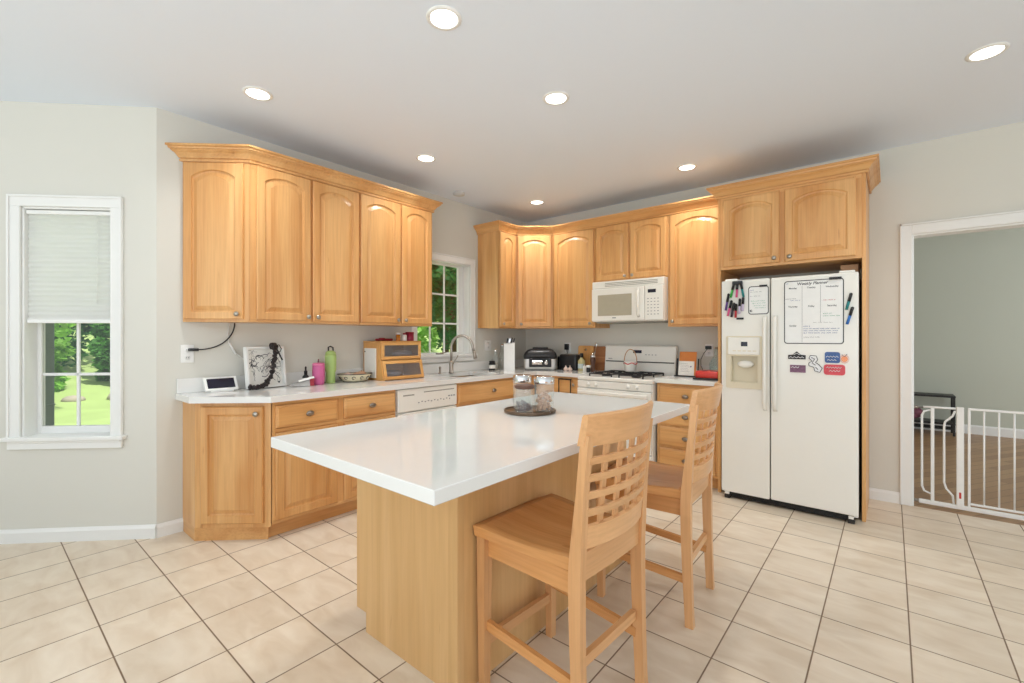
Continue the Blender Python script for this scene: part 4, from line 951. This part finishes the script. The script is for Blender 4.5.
b = MB(); b.lathe([(.036, 0), (.038, .004), (.038, .066)], seg=24); b.build('body', plain('crimson', (165, 40, 70), .35, var=.2, scale=60), t); b = MB(); b.lathe([(.039, .066), (.039, .082), (.001, .083)], seg=24); b.build('lid', dkred, t)
# outlets
def outlet(name, label, loc, rz, w_=.075, h=.12, plug=False):
    t = thing(name, label, 'outlet', loc, rz); b = MB(); b.box(-w_/2, w_/2, -.006, -.0005, -h/2, h/2, .002); b.build('cover_plate', white_pl, t)
    b = MB()
    for z in (-.026, .026): b.lathe([(.016, -.006), (.016, -.008), (.001, -.0082)], (0, 0, z), 16, axis='y')
    b.build('receptacle', trim_m, t)
    b = MB()
    for z in (-.026, .026): b.box(-.007, -.005, -.0088, -.008, z-.005, z+.005, 0); b.box(.005, .007, -.0088, -.008, z-.005, z+.005, 0)
    b.build('slot', black, t)
outlet('wall_outlet', 'white double outlet with black plug on left wall above counter', (XL, .945, 1.175), PI/2)
outlet('wall_outlet', 'white switch plate right of the sink window', (XL, 3.90, 1.19), PI/2, .11)
outlet('wall_outlet', 'outlet behind the black plug above the toaster', (-2.976, YR, 1.16), 0)
outlet('wall_outlet', 'outlet with a black plug in the nook beside the refrigerator', (-1.355, YR, 1.16), 0)
t = thing('electrical_lead', 'black power cord plugged in at left and rising under cabinet', 'cord')
b = MB(); b.tube([(XL+.010, .952, 1.202), (XL+.035, .97, 1.202), (XL+.038, 1.0, 1.202)], .010, 8); b.build('plug', black, t)
b = MB(); pts = []
for i in range(17):
    u = i/16; pts.append((XL+.02, 1.0+.225*math.sin(u*PI/2)**.9, 1.202+.185*(1-math.cos(u*PI/2))))
b.tube(pts, .0045, 6); b.build('cable', black, t)
t = thing('white_cord', 'thin white cord with inline connector behind the picture frame', 'cord')
b = MB(); b.tube([(XL+.008, 1.195, 1.385), (XL+.008, 1.185, 1.31), (XL+.010, 1.19, 1.25), (XL+.012, 1.22, 1.19), (XL+.012, 1.28, 1.13), (XL+.025, 1.36, 1.10)], .003, 6); b.build('cable', white_pl, t)
b = MB(); b.tube([(XL+.014, 1.192, 1.245), (XL+.014, 1.235, 1.165)], .008, 8); b.build('connector', white_pl, t)

# right of the sink
t = thing('vitamin_jar', 'small dark jar with white label beside the sink', 'jar', (-3.46, 3.80, CT))
b = MB(); b.lathe([(.036, 0), (.038, .004), (.038, .075), (.030, .085)], seg=22); bo = b.build('body', black, t); b = MB(); b.lathe([(.0385, .02), (.0385, .06)], seg=22, caps=(False, False)); b.build('label', paper, bo); b = MB(); b.lathe([(.034, .085), (.034, .104), (.001, .105)], seg=22); b.build('lid', black, t)
for k, (x, y, h, lb) in enumerate(((-3.50, 3.90, .20, 'clear glass bottle with silver stopper, nearer one left of the knife block'), (-3.50, 4.02, .26, 'taller clear glass bottle half hidden behind the knife block'))):
    t = thing('glass_bottle', lb, 'bottle', (x, y, CT)); b = MB(); b.lathe([(.036, 0.001), (.040, .005), (.040, h*.6), (.018, h*.78), (.016, h)], seg=22, caps=(False, False)); b.build('glass', jar_glass, t)
    b = MB(); b.lathe([(.018, h), (.02, h+.006), (.014, h+.03), (.001, h+.034)], seg=16); b.build('stopper', chrome, t)
    b = MB(); b.lathe([(.034, .006), (.036, .01), (.036, h*.45), (.001, h*.45+.002)], seg=18); b.build('contents', plain('brown_liquor%d' % k, (170, 160, 145), .4, var=.2), t)
t = thing('knife_block', 'tall white knife block with black handled knives in the corner', 'knife block', (-3.36, 3.985, CT), math.radians(38))
b = MB(); b.loft([[(-.062, -.05, 0), (.062, -.05, 0), (.062, .06, 0), (-.062, .06, 0)], [(-.062, -.05, .30), (.062, -.05, .30), (.062, .06, .315), (-.062, .06, .315)]]); b.build('block', white_pl, t)
for k, (x, y, h) in enumerate(((-.03, .0, .05), (-.005, .02, .045), (.02, -.005, .055), (.045, .03, .05))):
    b = MB(); b.bar((x, y, .30), (x+.012, y+.006, .31+h), .015, .022, (0, 1, 0)); b.build('knife_handle', black if k != 1 else chrome, t)
# countertop grill
t = thing('countertop_grill', 'black and silver countertop grill with domed lid in the corner', 'grill', (-3.12, 4.255, CT), math.radians(36))
b = MB(); b.loft([[(x*sx_, y*sx_, z) for x, y in rrect(-.185, .185, -.16, .16, .04, 4)] for z, sx_ in ((.008, .94), (.03, 1.0), (.12, 1.0), (.125, .98))]); b.build('base', plain('brushed_steel', (196, 194, 190), .35, metal=.7), t)
b = MB(); b.loft([[(x*.95, y*.95, z) for x, y in rrect(-.185, .185, -.16, .16, .04, 4)] for z in (0, .008)]); b.build('foot_plate', black, t)
b = MB(); b.loft([[(x*sx_, .01+y*sx_, z) for x, y in rrect(-.185, .185, -.16, .16, .05, 4)] for z, sx_ in ((.126, 1.03), (.16, 1.03), (.195, .96), (.225, .80), (.238, .62))], sm=True); ld = b.build('lid', black, t)
b = MB(); b.box(-.09, .09, -.05, .05, .236, .256, .008); b.build('vent_cap', black, ld)
b = MB(); b.box(-.10, .10, -.175, -.15, .145, .165, .006); b.build('handle', blackm, ld)
b = MB(); b.box(-.125, .125, -.174, -.158, .035, .135, .012); cpn = b.build('control_panel', black, t)
b = MB(); b.box(-.09, .02, -.1765, -.173, .065, .105, .003); b.lathe([(.022, -.174), (.022, -.182), (.001, -.183)], (.065, 0, .085), 16, axis='y'); b.build('dial', chrome, cpn)
# wire plate rack, toaster, garlic
t = thing('dish_stand', 'black stand holding silver plates next to the toaster', 'plate stand', (-2.945, 4.535, CT))
b = MB(); b.box(-.09, .02, -.06, .05, 0, .012, .002); b.box(-.09, -.06, -.055, .045, .012, .145, .004); b.build('stand', black, t)
for k in range(2):
    b = MB(); b.M = Matrix.Translation((-.035+.03*k, 0, .075)) @ Matrix.Rotation(math.radians(20), 4, 'Y'); b.lathe([(.063, -.002), (.066, .002), (.001, .003)], seg=24, axis='x'); b.build('plate', chrome, t)
t = thing('toaster', 'black two-slot toaster left of the cutting boards', 'toaster', (-2.80, 4.41, CT), 0)
b = MB(); b.loft([[(x*s, y*s, z) for x, y in rrect(-.125, .125, -.085, .085, .03, 4)] for z, s in ((.005, .98), (.02, 1), (.15, .96), (.172, .90), (.178, .8))], sm=True); bo = b.build('housing', black, t)
b = MB(); b.box(-.095, .095, -.04, -.018, .1775, .1795, 0); b.box(-.095, .095, .018, .04, .1775, .1795, 0); b.build('slot', grey_vent, bo)
b = MB(); b.box(-.137, -.122, -.012, .012, .08, .095, .003); b.build('lever', chrome, t)
for k, (x, y) in enumerate(((-2.715, 4.255), (-2.76, 4.24))):
    b = MB(); b.lathe([(.001, 0), (.018, .003), (.026, .018), (.018, .034), (.006, .044), (.004, .058), (.001, .060)], (x, y, CT), 14); tag(b.build('garlic_bulb', onion), ('garlic bulb in front of the toaster, right one nearer the oil bottle', 'garlic bulb in front of the toaster, left one')[k], 'food')
t = thing('power_adapter', 'black power adapter plugged in above the toaster', 'plug', (-2.976, YR, 1.172))
b = MB(); b.box(-.022, .022, -.05, -.0085, -.035, .035, .005); b.build('housing', black, t); b = MB(); b.tube([(0, -.03, -.03), (.01, -.03, -.07), (.0, -.025, -.12)], .003, 6); b.build('cable', black, t)
# cutting boards leaning
for k, (x, w_, h, y, lb, mm) in enumerate(((-2.685, .20, .275, 4.545, 'wooden cutting board with hanging hole, left of the two by the range', bamboo_z), (-2.53, .18, .270, 4.565, 'darker wooden cutting board, right of the two by the range', board_m))):
    b = MB(); b.M = Matrix(((1, 0, 0, 0), (0, 0, 1, 0), (0, 1, 0, 0), (0, 0, 0, 1)))
    hl = [(math.cos(a*PI/5)*.014, h-.045+math.sin(a*PI/5)*.014) for a in range(10)]
    b.prism(rrect(-w_/2+.002, w_/2-.002, 0, h, .015, 3), 0, .016, [hl] if k == 0 else [])
    tag(b.build('cutting_board', mm, None, (x, y-.035, CT+.001), (math.radians(-7), 0, 0)), lb, 'cutting board')
# oils and grinders
t = thing('oil_bottle', 'squat oil bottle with blue label and black top before boards', 'bottle', (-2.62, 4.34, CT))
b = MB(); b.lathe([(.036, 0), (.040, .004), (.040, .11), (.018, .135), (.016, .15)], seg=20); bo = b.build('body', plain('oil_glass', (190, 180, 130), .2, var=.2), t); b = MB(); b.lathe([(.0405, .03), (.0405, .08)], seg=20, caps=(False, False)); b.build('label', plain('pale_blue_label', (190, 205, 205), .6, var=.2), bo); b = MB(); b.lathe([(.019, .15), (.019, .195), (.001, .196)], seg=16); b.build('cap', black, t)
t = thing('pepper_grinder', 'tall dark pepper grinder right of the oil bottle', 'grinder', (-2.49, 4.36, CT))
b = MB(); b.lathe([(.026, 0), (.028, .004), (.022, .05), (.026, .09), (.030, .12), (.026, .15)], seg=20); b.build('body', brown_lid, t); b = MB(); b.lathe([(.026, .15), (.030, .158), (.024, .18), (.010, .19), (.012, .20), (.001, .205)], seg=20); b.build('crown', chrome, t)
t = thing('salt_shaker', 'small white salt shaker between oil bottle and grinder', 'shaker', (-2.545, 4.28, CT))
b = MB(); b.lathe([(.018, 0), (.020, .003), (.018, .05), (.014, .06)], seg=16); b.build('body', paper, t); b = MB(); b.lathe([(.015, .06), (.015, .075), (.001, .08)], seg=16); b.build('cap', chrome, t)
t = thing('spice_jar', 'small white-lidded dark spice jar at the counter edge by range', 'jar', (-2.475, 4.24, CT))
b = MB(); b.lathe([(.020, 0), (.022, .003), (.022, .05)], seg=16); b.build('body', black, t); b = MB(); b.lathe([(.023, .05), (.023, .072), (.001, .073)], seg=16); b.build('lid', white_pl, t)
b = MB(); b.tube([(-2.555, 4.46, CT+.004), (-2.54, 4.48, CT+.16), (-2.53, 4.50, CT+.27)], .006, 8); b.blob((-2.529, 4.502, CT+.285), (.016, .006, .024), 10, 6); b.lathe([(.05, 0), (.05, .004), (.001, .005)], (-2.555, 4.46, CT), 20); tag(b.build('paper_towel_spindle', chrome), 'slim metal ladle standing upright before the cutting boards', 'utensil')
# enamel kettle-like pitcher on the stove
t = thing('enamel_bucket', 'white enamel pot with red trim and hoop handle on stove', 'pot', (-2.04, 4.335, .938))
b = MB(); b.lathe([(.052, 0), (.058, .004), (.066, .10), (.068, .105), (.064, .105), (.055, .01), (.001, .009)], seg=28, caps=(True, True)); bo = b.build('pot', paper, t)
b = MB(); b.tube([(.0655*math.cos(a), .0655*math.sin(a), .082+.007*math.sin(5*a)) for a in [2*PI*i/40 for i in range(41)]], .005, 6); b.build('red_decoration', red, bo)
b = MB(); b.tube([(.065*math.cos(a)*1.05, 0, .10+.125*math.sin(a)) for a in [PI*i/16 for i in range(17)]], .005, 8); b.build('hoop_handle', tan, t)
# right counter nook
t = thing('recipe_stand', 'dark easel with orange board and white card beside the range', 'recipe stand', (-1.475, 4.37, CT))
b = MB(); b.M = Matrix.Rotation(math.radians(-10), 4, 'X'); b.box(-.115, -.10, -.006, .004, 0, .17, .001); b.box(.085, .095, -.006, .004, 0, .17, .001); b.M = Matrix.Identity(4); b.box(-.12, .10, -.035, .05, 0, .010, .002); b.build('easel', black, t)
b = MB(); b.M = Matrix.Translation((0, -.01, .01)) @ Matrix.Rotation(math.radians(-10), 4, 'X'); b.box(-.085, .075, -.006, 0, 0, .225, .004); b.build('backing_board', orange, t)
b = MB(); b.M = Matrix.Translation((0, -.018, .01)) @ Matrix.Rotation(math.radians(-8), 4, 'X'); b.box(-.085, .060, -.002, 0, 0, .135, 0); cd = b.build('card', paper, t)
b = MB()
for i in range(6): b.M = Matrix.Translation((0, -.018, .01)) @ Matrix.Rotation(math.radians(-8), 4, 'X'); b.tube([(-.07+.01*k, -.003, .11-i*.015+.002*(k % 2)) for k in range(8+i % 3)], .0008, 4)
b.build('writing', ink['grey'], cd)
b = MB(); b.blob((.035, -.024, .095), (.006, .003, .008), 8, 5); b.build('stamp', marker['purple'], cd)
t = thing('waffle_maker', 'red and black flat appliance on the counter beside the refrigerator', 'appliance', (-1.225, 4.20, CT))
b = MB(); b.box(-.115, .105, -.11, .11, 0.0, .016, .004); b.build('base', black, t)
b = MB(); b.loft([[(x*s, y*s, z) for x, y in rrect(-.105, .105, -.10, .10, .03, 4)] for z, s in ((.017, .98), (.03, 1), (.06, 1), (.075, .92))], sm=True); lid = b.build('lid', red, t)
b = MB(); b.box(-.055, -.01, -.06, -.02, .074, .078, .001); b.box(.02, .075, -.06, -.02, .074, .078, .001); b.build('slot', black, lid)
t = thing('glass_carboy', 'clear bluish glass bottle in the nook beside the refrigerator', 'bottle', (-1.245, 4.46, CT))
b = MB(); b.lathe([(.055, 0), (.060, .006), (.062, .12), (.045, .16), (.018, .20), (.016, .26)], seg=26); b.build('glass', aqua_glass, t); b = MB(); b.lathe([(.018, .26), (.018, .28), (.001, .281)], seg=16); b.build('stopper', grey_vent, t)
t = thing('power_adapter', 'black plug and looping cord in the nook beside the refrigerator', 'plug', (-1.355, YR, 1.186))
b = MB(); b.box(-.028, .024, -.04, -.0085, -.016, .016, .004); b.build('housing', black, t)
b = MB(); b.tube([(-.01, -.035, -.015), (-.04, -.045, -.06), (-.065, -.05, -.12), (-.06, -.06, -.18), (-.03, -.08, -.225)], .003, 6); b.build('cable', black, t)

# ------------------------------------------------------------------ baby gate in the opening
g = thing('safety_gate', 'white metal pressure-mounted safety gate across the doorway', 'gate', (0, 4.685, 0))
T = lambda p, r=.0075: None
b = MB(); b.box(.165, 1.70, -.012, .012, .018, .048, .004); b.build('bottom_rail', white_pl, g)
b = MB(); b.tube([(.19, 0, .755), (.37, 0, .757)], .008, 8); b.build('top_rail', white_pl, g)
b = MB(); b.tube([(.232, 0, .735), (.195, 0, .722), (.183, 0, .69), (.183, 0, .15), (.195, 0, .115), (.232, 0, .10)], .007, 8); b.build('hoop', white_pl, g)
b = MB(); b.box(.232, .252, -.010, .010, .048, .75, .003); b.build('post', white_pl, g)
b = MB(); b.tube([(.365, 0, .74), (.352, 0, .70), (.312, 0, .655), (.306, 0, .62), (.306, 0, .20), (.318, 0, .155), (.352, 0, .11), (.358, 0, .05)], .007, 8); b.build('curved_bar', white_pl, g)
b = MB(); b.box(.372, .412, -.014, .014, .02, .77, .004); lp = b.build('latch_post', white_pl, g)
b = MB(); b.box(.385, .397, -.0155, -.013, .10, .145, .001); b.build('red_indicator', red, lp)
b = MB(); b.box(.432, .446, -.008, .008, .048, .762, .002); b.build('post', white_pl, g)
b = MB(); b.box(.432, 1.66, -.009, .009, .752, .768, .003); b.box(.446, 1.66, -.009, .009, .062, .076, .003); b.build('panel_frame', white_pl, g)
for i in range(16):
    x = .515+i*.074; b = MB(); b.tube([(x, 0, .074), (x, 0, .753)], .0055, 8); b.build('bar', white_pl, g)
for x in (.16,):
    b = MB(); b.lathe([(.012, -.024), (.012, 0), (.006, .002), (.006, .03)], (x, 0, .75), 12, axis='x'); b.lathe([(.012, -.024), (.012, 0), (.006, .002), (.006, .03)], (x, 0, .033), 12, axis='x'); b.build('pressure_foot', pewter, g)
# console bench and a bag in the far room
t = thing('console_shelf', 'low black metal shoe bench in the room beyond the gate', 'bench', (.10, 8.20, 0))
for x in (-.40, .53):
    for y in (0, .28): b = MB(); b.box(x-.012, x+.012, y-.012, y+.012, 0, .50, .002); b.build('leg', blackm, t)
for z, m_, nm in ((.51, blackm, 'top'), (.155, blackm, 'shelf')):
    b = MB(); b.box(-.415, .545, -.015, .295, z-.012, z+.012, .003); b.build(nm, m_, t)
b = MB(); 
for k in range(8): b.bar((-.39, .02+k*.036, .08), (.52, .02+k*.036, .08), .008, .008)
b.build('wire_shelf', blackm, t)
b = MB(); b.blob((.24, 8.30, .262), (.10, .08, .08), 16, 8); b.blob((.20, 8.26, .216), (.08, .07, .045), 12, 6); tag(b.build('shoes', plain('dark_pink_cloth', (110, 60, 75), .7, var=.5, scale=20)), 'dark red and black shoe on the bench shelf', 'shoe')

# ------------------------------------------------------------------ ceiling fixtures
spots = [(-1.575, 1.402, 'above the near end of the island'), (-2.921, 1.12, 'above the left cabinet end'), (-1.574, 2.309, 'over the middle of the island'), (.379, 3.354, 'at far right near the doorway'), (-2.917, 2.402, 'over the left counter beside the sink'), (-1.347, 3.966, 'in front of the refrigerator cabinet'), (-2.942, 3.952, 'in the far corner above the diagonal cabinet')]
for k, (x, y, lb) in enumerate(spots):
    s = (ZC-.006)/2.75
    x, y = x*(ZC-H)/(2.75-H), y*(ZC-H)/(2.75-H)
    t = thing('recessed_light', 'round recessed ceiling light '+lb, 'ceiling light', (x, y, ZC), 0, 'recessed ceiling lights')
    b = MB(); b.lathe([(.082, 0), (.081, -.004), (.066, -.008), (.062, -.004)], seg=36, caps=(False, False)); b.build('trim_ring', trim_m, t)
    b = MB(); b.lathe([(.062, -.0045), (.001, -.0048)], seg=36, caps=(False, False)); b.build('lens', MATS.get('lamp_lens') or plain('lamp_lens', (255, 250, 240), .5, var=0, emit=6), t)
    ld = bpy.data.lights.new('downlight', 'AREA'); ld.shape = 'DISK'; ld.size = .14; ld.energy = LAMP_W; ld.color = (1, .99, .97); ld.spread = math.radians(125)
    lo = bpy.data.objects.new('downlight', ld); COL.objects.link(lo); lo.parent = t; lo.location = (0, 0, -.012)
b = MB(); b.lathe([(.06, 0), (.058, -.02), (.03, -.028), (.001, -.028)], (-3.39, 3.22, ZC), 24); tag(b.build('smoke_detector', plain('detector_grey', (205, 203, 198), .5)), 'small round grey detector on the ceiling above the sink window', 'smoke detector')

# ------------------------------------------------------------------ outdoors
b = MB(); n = 30; gv = []
for i in range(n+1):
    row = []
    for j in range(n+1):
        x = -3.7-42*(i/n)**1.3; y = -28+58*j/n; d = -3.7-x
        row.append(b.V((x, y, -.15+.16*max(0, d-10)**1.05+.04*math.sin(x*1.3+y*.8))))
    gv.append(row)
for i in range(n):
    for j in range(n): b.F([gv[i][j], gv[i][j+1], gv[i+1][j+1], gv[i+1][j]], True)
struct(b.build('ground', grass))
def gz(x): d = -3.7-x; return -.15+.16*max(0, d-10)**1.05
def leaves(clusters, n, size, seed):
    rnd = random.Random(seed); vs, fs = [], []
    for k in range(n):
        cx, cy, cz, r = rnd.choice(clusters)
        while True:
            p = Vector((rnd.uniform(-1, 1), rnd.uniform(-1, 1), rnd.uniform(-1, 1)))
            if .35 < p.length < 1: break
        c = Vector((cx, cy, cz))+p*r; a = Vector((rnd.gauss(0, 1), rnd.gauss(0, 1), rnd.gauss(0, .6))).normalized(); q = a.cross(Vector((rnd.gauss(0, 1), rnd.gauss(0, 1), rnd.gauss(0, 1)))).normalized()
        s = size*rnd.uniform(.6, 1.3); i = len(vs); vs += [c-a*s, c+q*s*.45, c+a*s, c-q*s*.45]; fs.append((i, i+1, i+2, i+3))
    me = bpy.data.meshes.new('foliage'); me.from_pydata([tuple(v) for v in vs], [], fs); return me
def plant(name, label, cat, x, y, h, r, mat, n, size, seed, trunk=True):
    z0 = gz(x)-.1; t = thing(name, label, cat, (x, y, z0)); rnd = random.Random(seed*7+1)
    if trunk:
        b = MB(); b.tube([(0, 0, 0), (.05, .03, h*.3), (-.03, .05, h*.55), (.02, 0, h*.8)], .05*h/2.5, 8, r2=.02)
        for k in range(6):
            a = k*1.1; b.tube([(0, 0, h*(.3+.06*k)), (r*.4*math.cos(a), r*.4*math.sin(a), h*(.5+.05*k)), (r*.75*math.cos(a), r*.75*math.sin(a), h*(.6+.06*k))], .015*h, 6, r2=.01)
        b.build('trunk', bark, t)
    cl = []
    for k in range(26):
        a, q = rnd.uniform(0, 6.28), rnd.uniform(0, 1)**.5*r*.85; zz = rnd.uniform(.35 if trunk else .12, .9)*h
        cl.append((q*math.cos(a), q*math.sin(a), zz, rnd.uniform(.18, .36)*r))
    me = leaves(cl, n, size, seed); me.materials.append(mat); o = bpy.data.objects.new('foliage', me); COL.objects.link(o); o.parent = t
plant('leafy_tree', 'bright green leafy tree seen through the left window, nearest', 'tree', -12.6, -.9, 4.6, 2.1, leaf_c, 9000, .10, 1)
plant('leafy_tree', 'darker tree on the slope behind the left window', 'tree', -17.5, 4.8, 5.5, 2.2, leaf_a, 9000, .12, 2)
plant('leafy_tree', 'tall tree far up the slope in the left window', 'tree', -21.5, .6, 7, 3.0, leaf_a, 12000, .15, 3)
for k, (x, y, h, r, mm, lb) in enumerate(((-15.4, -1.6, 1.7, .8, leaf_b, 'dark shrub at the left end of the hedge bank'), (-14.7, .9, 1.3, .75, leaf_c, 'low lime shrub on the bank beyond the lawn'), (-15.3, 2.6, 1.9, .8, leaf_a, 'rounded green shrub on the bank beside the lime one'), (-15.5, 4.4, 2.3, .85, leaf_b, 'tall dark shrub at the right end of the hedge bank'), (-17.3, 1.3, 3.2, 1.1, leaf_b, 'large dark shrub up the slope behind the low lime one'))):
    plant('garden_shrub', lb, 'shrub', x, y, h, r, mm, 5000, .09, 20+k, False)
plant('garden_shrub', 'bright green shrub low in the left of the sink window view', 'shrub', -6.7, 4.9, 1.75, .8, leaf_c, 5000, .08, 40, False)
plant('evergreen_tree', 'dense dark tree close outside the sink window', 'tree', -7.6, 7.0, 4.8, 1.4, leaf_b, 7000, .10, 6)
plant('evergreen_tree', 'bushy mid-green tree left in the sink window view', 'tree', -10.4, 6.6, 3.9, 1.2, leaf_a, 5000, .10, 7)
plant('evergreen_tree', 'tall tree behind the others in the sink window view', 'tree', -11.2, 10.0, 6.5, 2.5, leaf_b, 9000, .15, 8)
plant('evergreen_tree', 'broad tree filling the back of the sink window', 'tree', -17, 12.5, 8, 3.4, leaf_a, 9000, .18, 9)
rnd = random.Random(3)
for k in range(7):
    x, y = -13.7-rnd.uniform(0, .2), -.2+.85*k; b = MB(); s = rnd.uniform(.18, .32)
    b.blob((x, y, gz(x)+s*.2), (s, s*1.1, s*.55), 9, 6); tag(b.build('rock', rock_m), 'pale rock lying on the bank beyond the lawn', 'rock', 'rocks on the bank')
# siding of the neighbouring bay, seen at the edge of the left window
b = MB(); b.box(-.14, 0, 0, .30, -.7, 2.7, .004)
for i in range(17): b.box(-.002, .006, 0, .30, -.6+i*.2, -.59+i*.2, .001)
struct(b.build('trim_2', siding, None, (ex+.28*.7071-.14*.7071, ey+.28*.7071+.14*.7071, 0), ANG))
